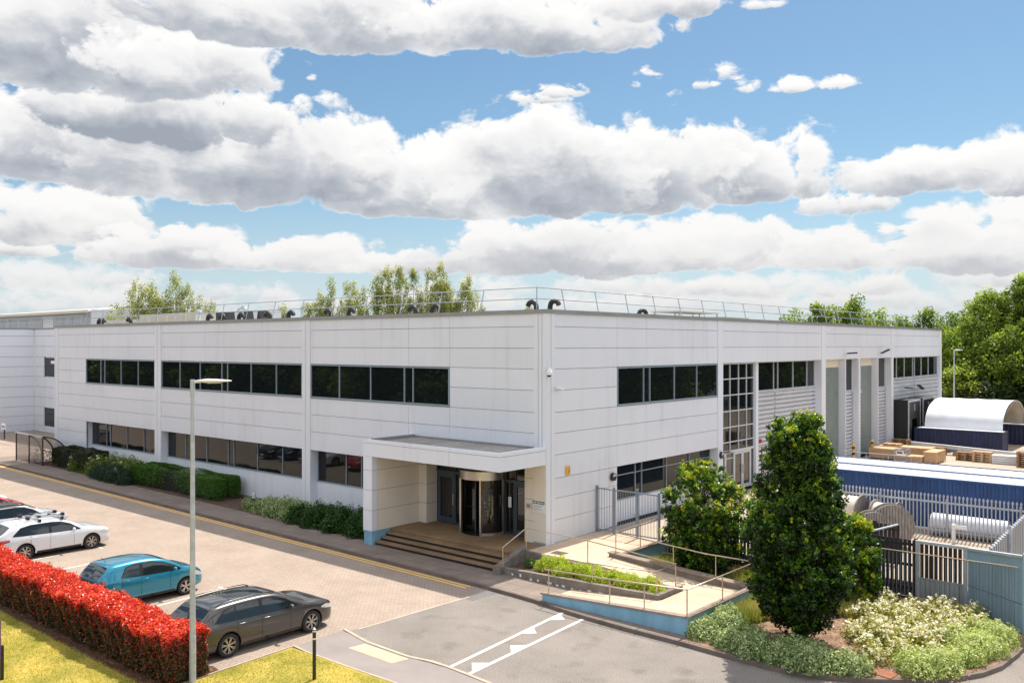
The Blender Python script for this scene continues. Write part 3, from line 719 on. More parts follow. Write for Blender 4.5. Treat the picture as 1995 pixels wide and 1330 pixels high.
def car(loc, label, S, body, name='car', rot=0, roofmat=None):
    L, W, H, wb = S['L'], S['W'], S['H'], S['wb']; fo = S['fo']      # fo: front overhang
    xr = L-fo-wb; xf = L-fo; oy = (xr+xf)/2                           # x along the car from the rear
    top = S['top']; belt = S['belt']; hwk = S['hw']; sill = S['sill']; K = S.get('K', .30)
    def sec(x):
        zt = crom(top, x); w = W/2*crom(hwk, x); zs = crom(sill, x); zb = min(crom(belt, x), zt-.035); h = zt-zb
        k = K if h > .2 else K+(.2-h)*2.2
        return [(0, zs), (w*.78, zs), (w*.95, zs+.035), (w*.99, zs+.15), (w, zs+(zb-zs)*.55), (w*.995, zb-.10), (w*.962, zb),
                (w*.962-k*h*.5, zb+h*.5), (w*.962-k*h*.84-.005, zb+h*.84), (w*.962-k*h-.06, zb+h*.955), ((w*.962-k*h-.06)*.55, zt-.008), (0, zt)]
    def ys(x, z):
        p = sec(x)[2:10]
        for a, b in zip(p[:-1], p[1:]):
            if a[1] <= z <= b[1]: return a[0]+(b[0]-a[0])*(z-a[1])/max(1e-6, b[1]-a[1])
        return p[-1][0] if z > p[-1][1] else p[0][0]
    def zs_(x, y):
        p = sec(x)[8:][::-1]; y = abs(y)
        for a, b in zip(p[:-1], p[1:]):
            if a[0] <= y <= b[0]: return a[1]+(b[1]-a[1])*(y-a[0])/max(1e-6, b[0]-a[0])
        return p[-1][1]
    T = thing(name, (0, 0, 0), label, 'car', 'cars parked nose out in the bays behind the hedge')
    # body
    st = sorted(set([0, .03, .08, .14] + [i*.085 for i in range(2, int(L/.085)-1)] + [L-.14, L-.08, L-.03, L]))
    vs = []; n = 12; ring = 2*n-2
    for x in st:
        p = sec(x)
        full = [(y, z) for y, z in p] + [(-y, z) for y, z in p[-2:0:-1]]
        vs += [(-y, x-oy, z) for y, z in full]
    fs = []
    for i in range(len(st)-1):
        for k in range(ring): fs.append((i*ring+k, i*ring+(k+1) % ring, (i+1)*ring+(k+1) % ring, (i+1)*ring+k))
    fs.append(tuple(range(ring))[::-1]); e = (len(st)-1)*ring; fs.append(tuple(range(e, e+ring)))
    me = bpy.data.meshes.new('body'); me.from_pydata(vs, [], fs)
    bm = bmesh.new(); bm.from_mesh(me); bmesh.ops.recalc_face_normals(bm, faces=bm.faces); bm.to_mesh(me); bm.free()
    me.materials.append(body); me.materials.append(M['well'])
    bo = bpy.data.objects.new('body', me); COL.objects.link(bo)
    wr = S['wr']; cuts = MB()
    for x in (xr, xf):
        for s in (-1, 1): cuts.cyl((s*(W/2+.1), x-oy, wr+.0), (s*(W/2-.30), x-oy, wr+.0), wr+.055, n=28)
    # weld cutter
    cm = bpy.data.meshes.new('cut'); cm.from_pydata(cuts.v, [], cuts.f)
    bm = bmesh.new(); bm.from_mesh(cm); bmesh.ops.remove_doubles(bm, verts=bm.verts, dist=1e-5); bmesh.ops.recalc_face_normals(bm, faces=bm.faces); bm.to_mesh(cm); bm.free()
    co = bpy.data.objects.new('cut', cm); COL.objects.link(co)
    md = bo.modifiers.new('b', 'BOOLEAN'); md.object = co; md.operation = 'DIFFERENCE'; md.solver = 'EXACT'
    bpy.context.view_layer.update()
    me2 = bpy.data.meshes.new_from_object(bo.evaluated_get(bpy.context.evaluated_depsgraph_get()))
    bo.modifiers.clear(); bo.data = me2; bpy.data.objects.remove(co)
    me2.materials.clear(); me2.materials.append(body); me2.materials.append(M['well']); me2.materials.append(roofmat or body)
    for p in me2.polygons:
        c = p.center; p.use_smooth = True; p.material_index = 0
        for x in (xr, xf):
            d = math.hypot(c.y-(x-oy), c.z-wr)
            if d < wr+.057 and abs(c.x) < W/2-.02 and (abs(p.normal.x) < .3 or abs(c.x) < W/2-.28) and all(math.hypot(me2.vertices[v].co.y-(x-oy), me2.vertices[v].co.z-wr) < wr+.062 for v in p.vertices):
                p.material_index = 1; p.use_smooth = False
        if p.normal.z < -.7: p.material_index = 1
        if roofmat and c.z > crom(belt, c.y+oy)+.32 and p.normal.z > .45: p.material_index = 2
        if abs(p.normal.y) > .98: p.use_smooth = False
    bo.parent = T
    def patch_side(cols, off, name, mat, parent=bo, sides=(-1, 1), nz=5):
        for s in sides:
            mb = MB(); xs = [c[0] for c in cols]
            fine = []
            for a, b in zip(cols[:-1], cols[1:]):
                q = max(1, int(abs(b[0]-a[0])/.07))
                for j in range(q): t = j/q; fine.append([a[i]+(b[i]-a[i])*t for i in range(3)])
            fine.append(list(cols[-1])); vs = []
            for x, z0, z1 in fine:
                for j in range(nz+1):
                    z = z0+(z1-z0)*j/nz; vs.append((s*(ys(x, z)+off), x-oy, z))
            fs = [((i)*(nz+1)+j, (i+1)*(nz+1)+j, (i+1)*(nz+1)+j+1, i*(nz+1)+j+1)[::s] for i in range(len(fine)-1) for j in range(nz)]
            mb.add(vs, fs, 0, True); mb.build(name, mat, parent)
    def patch_top(xa, xb, wf, off, name, mat, parent=bo, ny=8):
        q = max(2, int((xb-xa)/.06)); vs = []
        for i in range(q+1):
            x = xa+(xb-xa)*i/q; w = wf(x)
            dz = (crom(top, x+.02)-crom(top, x-.02))/.04; nl = math.hypot(1, dz)
            for j in range(ny+1):
                y = -w+2*w*j/ny; vs.append((y, x-oy-dz/nl*off, zs_(x, y)+off/nl))
        mb = MB(); mb.add(vs, [(i*(ny+1)+j, i*(ny+1)+j+1, (i+1)*(ny+1)+j+1, (i+1)*(ny+1)+j) for i in range(q) for j in range(ny)], 0, True)
        return mb.build(name, mat, parent)
    def wtop(inset): return lambda x: max(.2, sec(x)[9][0]-inset)
    patch_side(S['glass_all'], .004, 'window_trim', M['trim'])
    for wn in S['windows']: patch_side(wn, .009, 'side_window', M['carglass'])
    patch_top(S['ws'][0], S['ws'][1], wtop(.02), .006, 'windscreen', M['carglass'])
    patch_top(S['rw'][0], S['rw'][1], wtop(.03), .006, 'rear_window', M['carglass'])
    if S.get('sunroof'): patch_top(S['sunroof'][0], S['sunroof'][1], wtop(.16), .005, 'sunroof', M['carglass'])
    patch_side(S['head'], .007, 'headlight', M['lamp']); patch_side(S['tail'], .007, 'tail_light', M['tail'])
    # door seams, handles, black sill trim
    for s in (-1, 1):
        mb = MB()
        for x, z0, z1 in S['seams']:
            vs = []
            for j in range(9):
                z = z0+(z1-z0)*j/8; y = s*(ys(x, z)+.002); vs += [(y, x-oy-.006, z), (y, x-oy+.006, z)]
            mb.add(vs, [(2*j, 2*j+1, 2*j+3, 2*j+2) for j in range(8)])
        mb.build('door_seams', M['well'], bo)
        for x, z in S['handles']:
            mb = MB(); y = ys(x, z); mb.tube([(s*(y+.0), x-oy-.10, z), (s*(y+.035), x-oy-.07, z+.004), (s*(y+.04), x-oy+.05, z+.004), (s*(y+.0), x-oy+.09, z)], .014, 6); mb.build('door_handle', M['chrome'] if S.get('chrome') else body, bo)
        mb = MB(); vs = []
        for j in range(25):
            x = .75+(L-1.75)*j/24 if False else xr+wr+.12+(wb-2*wr-.24)*j/24; z0 = crom(sill, x)+.03; vs += [(s*(ys(x, z0)+.004), x-oy, z0), (s*(ys(x, z0+.09)+.004), x-oy, z0+.09)]
        mb.add(vs, [(2*j, 2*j+2, 2*j+3, 2*j+1)[::s] for j in range(24)]); mb.build('sill_trim', M['trim'], bo)
        # mirror
        x, z = S['mirror']; y = ys(x, z)
        mb = MB(); vs = []
        for i in range(7):
            for k in range(8):
                a = math.pi*i/6; b2 = 2*math.pi*k/8
                vs.append((s*(y+.14+.11*math.cos(a)), x-oy+.055*math.sin(a)*math.cos(b2), z+.06+.075*math.sin(a)*math.sin(b2)))
        mb.add(vs, [(i*8+k, i*8+(k+1) % 8, (i+1)*8+(k+1) % 8, (i+1)*8+k) for i in range(6) for k in range(8)], 0, True)
        mb.bar((s*(y-.02), x-oy, z), (s*(y+.10), x-oy, z+.03), .05, .03); mb.build('wing_mirror', body, T)
    # nose and tail details
    zg, yl = S['grille'], L-oy
    mb = MB(); mb.box(-W*.24, yl-.03, zg-.02, W*.24, yl+.008, zg+.10); mb.box(-W*.27, yl-.03, .29, W*.27, yl+.004, .36); mb.build('grille', M['trim'], bo)
    mb = MB(); mb.box(-.26, yl, zg-.15, .26, yl+.014, zg-.05); mb.build('number_plate', M['plate_w'], bo)
    mb = MB(); mb.box(-.26, -oy-.012, .55, .26, -oy, .66); mb.build('number_plate', M['amber'], bo)
    if S.get('rails'):
        for s in (-1, 1):
            a, b_ = S['rails']; mb = MB(); pts = []
            for i in range(13):
                x = a+(b_-a)*i/12; e = min(i, 12-i); yy = sec(x)[9][0]-.015
                pts.append((s*yy, x-oy, zs_(x, yy)+(.0 if e == 0 else .045)))
            mb.tube(pts, .014, 6); mb.build('roof_rail', M['trim'] if S.get('darkrail') else M['galv'], T)
    if S.get('aerial'):
        x = S['aerial']; mb = MB(); mb.tube([(0, x-oy, zs_(x, 0)), (0, x-oy-.16, zs_(x, 0)+.20)], .006, 5); mb.build('aerial', M['black'], T)
    # wheels
    for x in (xr, xf):
        for s in (-1, 1):
            c = Vector((s*(W/2-.115), x-oy, wr)); mb = MB()
            prof = [(-.10, wr*.70), (-.105, wr*.93), (-.085, wr*.99), (0, wr), (.085, wr*.99), (.108, wr*.93), (.10, wr*.70), (.09, wr*.68)]
            nn = 28; vs = []
            for o_, r_ in prof:
                for k in range(nn): a = 2*math.pi*k/nn; vs.append((c.x+s*o_, c.y+r_*math.cos(a), c.z+r_*math.sin(a)))
            mb.add(vs, [(i*nn+k, i*nn+(k+1) % nn, (i+1)*nn+(k+1) % nn, (i+1)*nn+k)[::-s] for i in range(len(prof)-1) for k in range(nn)], 0, True)
            mb.cyl((c.x+s*.00, c.y, c.z), (c.x+s*.03, c.y, c.z), wr*.71, n=24, sm=False, m=1)
            w = mb.build('wheel', [M['tyre'], M['well']], T)
            mb = MB(); f = c.x+s*.085; rr_ = wr*.70
            for k in range(nn):
                a0, a1 = 2*math.pi*k/nn, 2*math.pi*(k+1)/nn
                q = [(f, c.y+r_*math.cos(a), c.z+r_*math.sin(a)) for a, r_ in ((a0, rr_), (a1, rr_), (a1, rr_*.93), (a0, rr_*.93))]
                q2 = [(f-s*.07, y_, z_) for _, y_, z_ in q[2:]]
                mb.add(q+q2, [(0, 1, 2, 3), (3, 2, 4, 5)])
            ns = S.get('spokes', 5)
            for k in range(ns):
                for dd in (-.17*5/ns, .17*5/ns):
                    a = 2*math.pi*k/ns+.3; b2 = a+dd
                    mb.bar((f-s*.015, c.y+rr_*.12*math.cos(a), c.z+rr_*.12*math.sin(a)), (f-s*.006, c.y+rr_*.93*math.cos(b2), c.z+rr_*.93*math.sin(b2)), .022 if ns > 6 else .032, .02, up=(1, 0, 0))
            mb.cyl((f-s*.03, c.y, c.z), (f, c.y, c.z), rr_*.2, n=12)
            mb.build('rim', M['alloy'], w)
    T.location = loc; T.rotation_euler = (0, 0, rot)
    return T

estate = dict(L=4.87, W=1.85, H=1.50, wb=2.85, fo=.97, wr=.335,
    top=[(0, .92), (.05, 1.02), (.30, 1.18), (.62, 1.42), (.95, 1.475), (1.6, 1.50), (2.3, 1.485), (2.75, 1.43), (3.15, 1.28), (3.55, 1.06), (3.75, .985), (4.2, .93), (4.55, .86), (4.78, .74), (4.87, .60)],
    belt=[(0, .90), (.4, .97), (1.5, .95), (3.0, .91), (3.7, .90), (4.3, .83), (4.7, .70), (4.87, .56)],
    hw=[(0, .80), (.08, .88), (.3, .96), (.8, 1.), (4.0, 1.), (4.35, .965), (4.65, .88), (4.80, .76), (4.87, .62)],
    sill=[(0, .34), (.15, .27), (.6, .20), (4.3, .19), (4.7, .20), (4.87, .26)],
    glass_all=[(.62, 1.02, 1.05), (.95, 1.00, 1.33), (1.35, .99, 1.40), (2.2, .965, 1.405), (2.6, .955, 1.37), (3.0, .95, 1.24), (3.42, .945, .97)],
    windows=[[(.70, 1.035, 1.06), (.96, 1.025, 1.29), (1.28, 1.015, 1.37)], [(1.33, 1.01, 1.375), (1.75, 1.00, 1.385), (2.08, .99, 1.385)], [(2.19, .985, 1.38), (2.6, .975, 1.345), (2.95, .97, 1.22), (3.22, .965, 1.08)]],
    ws=(2.72, 3.62), rw=(.10, .58), sunroof=(1.35, 2.45), head=[(4.25, .70, .74), (4.45, .64, .77), (4.72, .60, .70), (4.80, .60, .66)], tail=[(.04, .80, .88), (.25, .80, .93), (.5, .84, .93)],
    seams=[(1.33, .30, .97), (2.13, .28, .95), (3.12, .28, .92)], handles=[(1.50, .88), (2.32, .86)], mirror=(3.08, .95), grille=.50, rails=(.75, 2.65), darkrail=True, spokes=7, chrome=True)
hatch = dict(L=3.89, W=1.70, H=1.51, wb=2.51, fo=.80, wr=.305,
    top=[(0, .95), (.04, 1.04), (.22, 1.26), (.42, 1.44), (.8, 1.49), (1.4, 1.51), (1.95, 1.48), (2.35, 1.39), (2.75, 1.20), (3.02, 1.04), (3.2, .985), (3.55, .90), (3.8, .72), (3.89, .58)],
    belt=[(0, .93), (.4, 1.00), (1.4, .95), (2.6, .90), (3.1, .90), (3.5, .80), (3.89, .54)],
    hw=[(0, .84), (.08, .92), (.3, .98), (.7, 1.), (3.1, 1.), (3.45, .94), (3.7, .83), (3.84, .70), (3.89, .58)],
    sill=[(0, .36), (.12, .28), (.5, .21), (3.4, .20), (3.89, .26)],
    glass_all=[(.78, 1.03, 1.06), (.95, 1.02, 1.36), (1.3, .99, 1.415), (1.9, .965, 1.39), (2.3, .955, 1.29), (2.7, .95, 1.12), (2.92, .95, .99)],
    windows=[[(.80, 1.04, 1.06), (.98, 1.03, 1.34), (1.42, 1.00, 1.39)], [(1.54, .99, 1.39), (1.9, .98, 1.36), (2.3, .97, 1.26), (2.62, .965, 1.10)], [(2.66, .965, 1.08), (2.84, .96, 1.0)]],
    ws=(2.20, 3.08), rw=(.06, .40), head=[(3.30, .72, .80), (3.5, .64, .80), (3.72, .58, .68), (3.80, .58, .63)], tail=[(.03, .85, .98), (.14, .80, 1.06), (.26, .86, 1.02)],
    seams=[(.80, .62, 1.0), (1.46, .28, .98), (2.50, .28, .92)], handles=[(.98, .92), (1.64, .88)], mirror=(2.62, .97), grille=.46, aerial=.62, K=.26, spokes=5)
octa = dict(estate); octa.update(L=4.69, fo=.93, wb=2.69, wr=.33, darkrail=False, sunroof=None, spokes=7, chrome=False)
def rescale(S, k):
    S = dict(S)
    for key in ('top', 'belt', 'hw', 'sill'): S[key] = [(a*k, b) for a, b in S[key]]
    for key in ('glass_all', 'head', 'tail', 'seams'): S[key] = [tuple([c[0]*k]+list(c[1:])) for c in S[key]]
    S['windows'] = [[(a*k, b, c) for a, b, c in w] for w in S['windows']]
    for key in ('ws', 'rw', 'sunroof', 'rails'):
        if S.get(key): S[key] = (S[key][0]*k, S[key][1]*k)
    S['handles'] = [(a*k, b) for a, b in S['handles']]; S['mirror'] = (S['mirror'][0]*k, S['mirror'][1])
    return S
octa = rescale(octa, 4.69/4.87)
suv = dict(estate); suv = rescale(suv, 4.45/4.87); suv.update(L=4.45, fo=.88, wb=2.65, W=1.86, wr=.35)
suv['top'] = [(a, b*1.01) for a, b in suv['top']]; suv['spokes'] = 5; suv['sunroof'] = None
suv['glass_all'] = [(a, b, c) for a, b, c in suv['glass_all']]; suv['windows'] = [[(a, b, c) for a, b, c in w] for w in suv['windows']]
pass
P_grey = paint('car_paint_graphite', (.075, .068, .064), .6); P_teal = paint('car_paint_teal', (.01, .22, .33), .45)
P_white = paint('car_paint_white', (.72, .73, .75), .0); P_red = paint('car_paint_red', (.50, .015, .015), .1)
car((-1.07, -12.86, .001), 'dark grey estate car with roof rails and many-spoked wheels, closest to the lamp post', estate, P_grey)
car((-7.75, -13.10, .001), 'teal blue small hatchback parked between the grey estate and the white estate', hatch, P_teal)
CW = car((-17.45, -12.24, .001), 'white estate car with bicycle carriers on its roof', octa, P_white)
car((-22.1, -12.0, .001), 'white car with black roof parked just beyond the estate with roof carriers', suv, P_white, roofmat=M['trim'])
car((-26.3, -12.1, .001), 'red car mostly cut off by the left edge of the picture', hatch, P_red)
car((-29.5, -12.1, .001), 'white car of which only the bonnet tip shows past the red car', octa, P_white)
P_navy = paint('car_paint_navy', (.008, .015, .06), .4); P_black = paint('car_paint_black', (.008, .008, .009), .2)
car((-31.9, -12.3, .001), 'black hatchback beyond the left edge, seen only reflected in the lower windows', hatch, P_black)
car((-34.4, -12.4, .001), 'navy blue estate beyond the left edge, seen only reflected in the lower windows', octa, P_navy)
car((-36.9, -12.4, .001), 'black estate beyond the left edge, seen only reflected in the lower windows', octa, P_black)
# cycle carriers on the white estate's roof
for k, dx in enumerate((-.42, .38)):
    t = thing('cycle_carrier', (-17.45+dx, -12.24, 1.56), ['silver roof cycle carrier on the far side of the white estate', 'silver roof cycle carrier on the near side of the white estate'][k], 'bike rack', 'cycle carriers on the car roof')
    x = -17.45+dx
    mb = MB(); mb.bar((x-.05, -13.35, 1.575), (x-.05, -11.75, 1.575), .07, .03); mb.build('wheel_tray', M['galv'], t)
    mb = MB(); mb.tube([(x+.10, -12.0, 1.58), (x+.12, -12.15, 1.66), (x+.12, -12.9, 1.66)], .018, 6); mb.box(x+.04, -12.98, 1.62, x+.2, -12.86, 1.69); mb.build('clamp_arm', M['blackp'], t)
    for y in (-13.3, -11.9):
        mb = MB(); mb.box(x-.12, y-.06, 1.54, x+.04, y+.06, 1.66); mb.build('strap_block', M['blackp'], t)
for y in (-12.95, -12.05):
    mb = MB(); mb.bar((-18.15, y, 1.54), (-16.75, y, 1.54), .06, .035)
    for s in (-18.12, -16.78): mb.box(s-.05, y-.05, 1.44, s+.05, y+.05, 1.56, 1)
    o = mb.build('roof_bar', [M['galv'], M['blackp']]); tag(o, 'rear roof bar across the white estate' if y < -12.5 else 'front roof bar across the white estate', 'roof bar', 'roof bars of the white estate')
# ------------------------------------------------------------------ walls and rails of the ramp
def zf(x, y=0): return .40+(x-3.4)*(.30/5.6)
RW = thing('ramp_wall', (6, -4.4, 0), 'pale blue painted retaining wall round the lower ramp and its landing', 'wall')
mb = MB(); mb.prism([(3.4, -4.52), (9.0, -4.52), (9.0, -4.36), (3.4, -4.36)], .02, lambda x, y: zf(x)-.05); mb.prism([(8.86, -4.36), (9.0, -4.36), (9.0, .60), (8.86, .60)], .02, lambda x, y: .65-.012*(y+4.36)); mb.build('painted_face', M['blue'], RW)
mb = MB(); mb.prism([(3.34, -4.56), (9.04, -4.56), (9.04, -4.32), (3.34, -4.32)], lambda x, y: zf(x)-.05, zf); mb.prism([(8.82, -4.32), (9.04, -4.32), (9.04, .62), (8.82, .62)], lambda x, y: .65-.012*(y+4.36), lambda x, y: .70-.012*(y+4.36)); mb.build('coping', M['coping_stone'], RW)
UW = thing('ramp_wall', (6, .2, 0), 'low stained stone wall along the back of the upper ramp, planting behind it', 'wall')
def zu(x, y=0): return .90-.30*min(1, max(0, (x-3.0)/4.2))
mb = MB(); mb.prism([(3.0, .09), (8.82, .09), (8.82, .36), (3.0, .36)], .0, lambda x, y: zu(x)-.05); mb.build('masonry', M['concrete'], UW)
mb = MB(); mb.prism([(2.96, .05), (8.84, .05), (8.84, .40), (2.96, .40)], lambda x, y: zu(x)-.05, zu); mb.build('coping', M['coping_stone'], UW)
TW = thing('terrace_wall', (3.2, 2, 0), 'blue painted wall below the terrace edge behind the upper ramp', 'wall')
mb = MB(); mb.box(3.19, .40, .02, 3.28, 3.9, .70); mb.build('painted_face', M['blue'], TW)
mb = MB(); mb.box(3.10, .40, .70, 3.32, 3.9, .77); mb.build('coping', M['coping_stone'], TW)
PL = thing('raised_planter', (3.4, -2, .1), 'long tapering stone planter with flaking painted patches between the two ramps', 'planter')
mb = MB(); mb.prism([(.10, -2.78), (6.95, -2.78), (6.95, -2.60), (.10, -2.60)], .05, lambda x, y: .36+.03*x); mb.prism([(6.78, -2.60), (6.95, -2.60), (6.95, -1.22), (6.78, -1.22)], .05, .58)
mb.prism([(-.25, -1.38), (6.78, -1.38), (6.78, -1.22), (-.25, -1.22)], .05, lambda x, y: min(zr(x)+.05, .765)); mb.build('masonry', M['concrete'], PL)
mb = MB()
for k in range(16):
    x = .6+k*.39+rnd.uniform(-.1, .1); w = rnd.uniform(.08, .2); z = .10+rnd.uniform(0, .08)
    mb.box(x, -2.784, z, x+w, -2.78, z+rnd.uniform(.06, .12))
mb.build('paint_stain', M['white'], PL)
mb = MB(); mb.prism([(.10, -2.60), (6.78, -2.60), (6.78, -1.38), (.02, -1.38)], .05, lambda x, y: .30+.025*x); mb.build('soil', M['soil'], PL)

def rail(posts, path, label, r=.024, group='ramp handrails'):
    t = thing('handrail', (posts[0][0], posts[0][1], posts[0][2]), label, 'handrail', group)
    mb = MB(); mb.tube(path, r, 8)
    for p in path[1:-1]: mb.cyl((p[0], p[1], p[2]-r), (p[0], p[1], p[2]+r), r, n=8)
    mb.build('rail', M['railm'], t)
    for x, y, z0, z1 in posts:
        mb = MB(); mb.cyl((x, y, z0), (x, y, z1), .021, n=8); mb.cyl((x, y, z0), (x, y, z0+.012), .05, n=10); mb.build('post', M['railm'], t)
yF = -4.44
rail([(3.62, yF, .40, 1.18), (6.12, yF, .54, 1.31), (7.42, yF, .60, 1.38), (8.92, yF, .68, 1.48), (8.92, -2.15, .66, 1.46), (8.92, .25, .63, 1.42), (7.45, .22, .60, 1.42), (5.75, .22, .70, 1.50)],
     [(3.45, yF, 1.19), (6.12, yF, 1.31), (8.92, yF, 1.48), (8.92, .25, 1.43), (7.0, .22, 1.43), (3.25, .22, 1.66), (3.15, 3.5, 1.68)], 'pale metal handrail on the blue wall, round the outside of the ramp')
mb = MB()
rail([(3.22, .24, .88, 1.66), (3.18, 2.05, .76, 1.67)], [(3.24, .3, 1.63), (3.17, 2.1, 1.64)], 'short run of handrail posts on the terrace edge in front of the gates')
rail([(.02, -2.70, .40, 1.12), (.02, -1.30, .80, 1.62), (3.0, -1.30, .76, 1.56), (6.72, -1.30, .50, 1.30), (6.72, -2.55, .56, 1.28), (4.1, -2.55, .44, 1.14)],
     [(.02, -2.75, 1.10), (.02, -1.45, 1.58), (.10, -1.30, 1.63), (3.0, -1.30, 1.57), (6.72, -1.30, 1.31), (6.72, -2.62, 1.29), (3.6, -2.62, 1.12)], 'pale metal handrail from the steps along the planter between the ramps')
# ------------------------------------------------------------------ gates and fences
G = thing('railing_gate', (1.6, 3.5, .72), 'tall blue-grey barred double gate across the walkway beside the wall', 'gate')
def bars(mb, x0, x1, y, z0, z1, step, r=.009):
    n = int(abs(x1-x0)/step)
    for k in range(n+1): x = x0+(x1-x0)*k/n; mb.cyl((x, y, z0), (x, y, z1), r, n=5)
def leaf(x0, x1, nm):
    mb = MB(); mb.box(x0, 3.48, 2.60, x1, 3.52, 2.65); mb.box(x0, 3.48, .82, x1, 3.52, .87); bars(mb, x0+.05, x1-.05, 3.5, .84, 2.62, .125, .011); mb.build(nm, M['gatem'], G)
leaf(.12, .90, 'side_panel'); leaf(.98, 2.08, 'gate_leaf'); leaf(2.16, 3.12, 'gate_leaf')
for x in (.07, .94, 2.12, 3.17):
    mb = MB(); mb.box(x-.04, 3.46, .70, x+.04, 3.54, 2.74 if x != 2.12 else 2.80); mb.build('post', M['gatem'], G)
mb = MB(); mb.box(1.98, 3.44, 1.68, 2.28, 3.47, 1.74); mb.build('latch', M['gatem'], G)
F1 = thing('railing_fence', (10, 3.42, .12), 'thin vertical bar railing with one pale top rail in front of the dark timber fence', 'fence')
mb = MB(); mb.tube([(3.4, 3.42, 1.78), (10, 3.42, 1.80), (14.6, 3.36, 1.85), (16.48, 2.15, 2.13)], .022, 6); mb.tube([(3.4, 3.42, .35), (14.6, 3.36, .35)], .018, 6); mb.build('rail', M['railm'], F1)
mb = MB()
for k in range(86): x = 3.5+k*.13; mb.cyl((x, 3.42-max(0, x-10)*.012, .12), (x, 3.42-max(0, x-10)*.012, 1.79), .011, n=4, cap=False)
for k in range(17): t = k/17; mb.cyl((14.62+t*1.78, 3.35-t*1.13, .15), (14.62+t*1.78, 3.35-t*1.13, 1.84+t*.26), .011, n=4, cap=False)
o = mb.build('railing_bars', M['gatem'], F1); 
F2 = thing('timber_fence', (8, 3.9, .12), 'dark stained vertical slat fence behind the trees, narrow gaps of light between slats', 'fence')
mb = MB(); x = 3.4
while x < 13.05:
    h = 2.16; mb.box(x, 3.86, .10, x+.105, 3.885, h+rnd.uniform(-.01, .01)); x += .145
mb.build('slat_panel', M['fenceb'], F2)
mb = MB()
for z in (.45, 1.25, 1.95): mb.box(3.4, 3.885, z, 13.1, 3.93, z+.09)
mb.build('rail', M['fenceb'], F2)
for x in (3.4, 5.8, 8.2, 10.6, 13.0):
    mb = MB(); mb.box(x, 3.93, .1, x+.1, 4.03, 2.2); mb.build('post', M['fenceb'], F2)
F3 = thing('slatted_gate', (14, 3.75, .12), 'grey framed gate with dark slats above a solid lower panel', 'gate')
mb = MB(); y = 3.62; mb.box(13.14, y, .1, 13.26, y+.08, 2.22); mb.box(14.62, y, .1, 14.74, y+.08, 2.22); mb.box(13.26, y, 2.12, 14.62, y+.08, 2.22); mb.build('gate_frame', M['galv'], F3)
mb = MB(); mb.box(13.26, y+.02, .12, 14.62, y+.06, .95)
for k in range(9): mb.box(13.3+k*.15, y+.012, .12, 13.312+k*.15, y+.02, .95, 1)
mb.box(13.26, y+.0, .95, 14.62, y+.07, .99); mb.build('lower_panel', [M['gpanel2'], M['walljoint']], F3)
mb = MB()
for k in range(9): mb.box(13.28+k*.148, y+.03, .99, 13.39+k*.148, y+.055, 2.12)
mb.build('slat_panel', M['fenceb'], F3)
F4 = thing('hoarding', (15.6, 3, .12), 'blue-grey boarded fence with a pale capping at the right edge', 'fence')
a = Vector((14.78, 3.60)); b = Vector((16.62, 2.30)); d = (b-a).normalized(); nrm = Vector((d.y, -d.x))
def along(t, o=0): q = a+(b-a)*t+nrm*o; return q
def seg(mb, t0, t1, o0, o1, z0, z1, m=0):
    q = [along(t0, o0), along(t1, o0), along(t1, o1), along(t0, o1)]; tt = (t0, t1, t1, t0)
    mb.hexa([(p.x, p.y, z0+(.26*t if z0 > 1.5 else 0)) for p, t in zip(q, tt)]+[(p.x, p.y, z1+(.26*t if z1 > 1.5 else 0)) for p, t in zip(q, tt)], m)
mb = MB(); n = 13
for k in range(n): seg(mb, k/n+.003, (k+1)/n-.003, -.02, .02, .1, 2.14)
seg(mb, 0, 1, -.05, -.02, .1, 2.1, 1); seg(mb, 0, .98, .02, .026, .98, 1.0, 1); seg(mb, 0, 1, -.04, .03, 1.78, 2.14)
mb.build('board_panel', [M['gpanel'], M['walljoint']], F4)
mb = MB(); seg(mb, 0, 1.0, -.08, .08, 2.14, 2.22); mb.build('capping', M['galv'], F4)
mb = MB(); q = along(1.02); mb.box(q.x-.06, q.y-.06, .0, q.x+.06, q.y+.06, 2.55); mb.build('post', M['gpanel'], F4)
F5 = thing('hoarding', (15.35, 8, .72), 'pale grey corrugated hoarding running back beside the cable drums', 'fence')
mb = MB(); y = 4.0; k = 0
while y < 13:
    zt = 2.22+(y-4)*.05; o = .0 if k % 2 else .05
    mb.box(15.33+o-.05, y, .6, 15.36+o, y+.16, zt); y += .16; k += 1
mb.build('board_panel', M['gpanel2'], F5)
for y in (6.3, 9.2, 12.1):
    mb = MB(); mb.box(15.42, y, .6, 15.50, y+.07, 2.6); mb.build('post', M['galv'], F5)
# palisade
PF = thing('palisade_fence', (11, 12.2, .72), 'galvanised palisade fence with pointed pales in front of the blue containers', 'fence')
mb = MB(); 
for k in range(77):
    x = 5.0+k*.152
    mb.box(x-.024, 12.17, .74, x+.024, 12.20, 2.36)
    mb.add([(x-.024, 12.17, 2.36), (x+.024, 12.17, 2.36), (x+.045, 12.17, 2.45), (x, 12.17, 2.52), (x-.045, 12.17, 2.45), (x-.024, 12.20, 2.36), (x+.024, 12.20, 2.36), (x+.045, 12.20, 2.45), (x, 12.20, 2.52), (x-.045, 12.20, 2.45)],
           [(0, 1, 2, 3, 4), (9, 8, 7, 6, 5), (0, 5, 6, 1), (1, 6, 7, 2), (2, 7, 8, 3), (3, 8, 9, 4), (4, 9, 5, 0)])
mb.build('pale_panel', M['galv'], PF)
mb = MB(); mb.box(4.9, 12.20, 2.12, 16.8, 12.25, 2.19); mb.box(4.9, 12.20, .95, 16.8, 12.25, 1.02); mb.build('rail', M['galv'], PF)
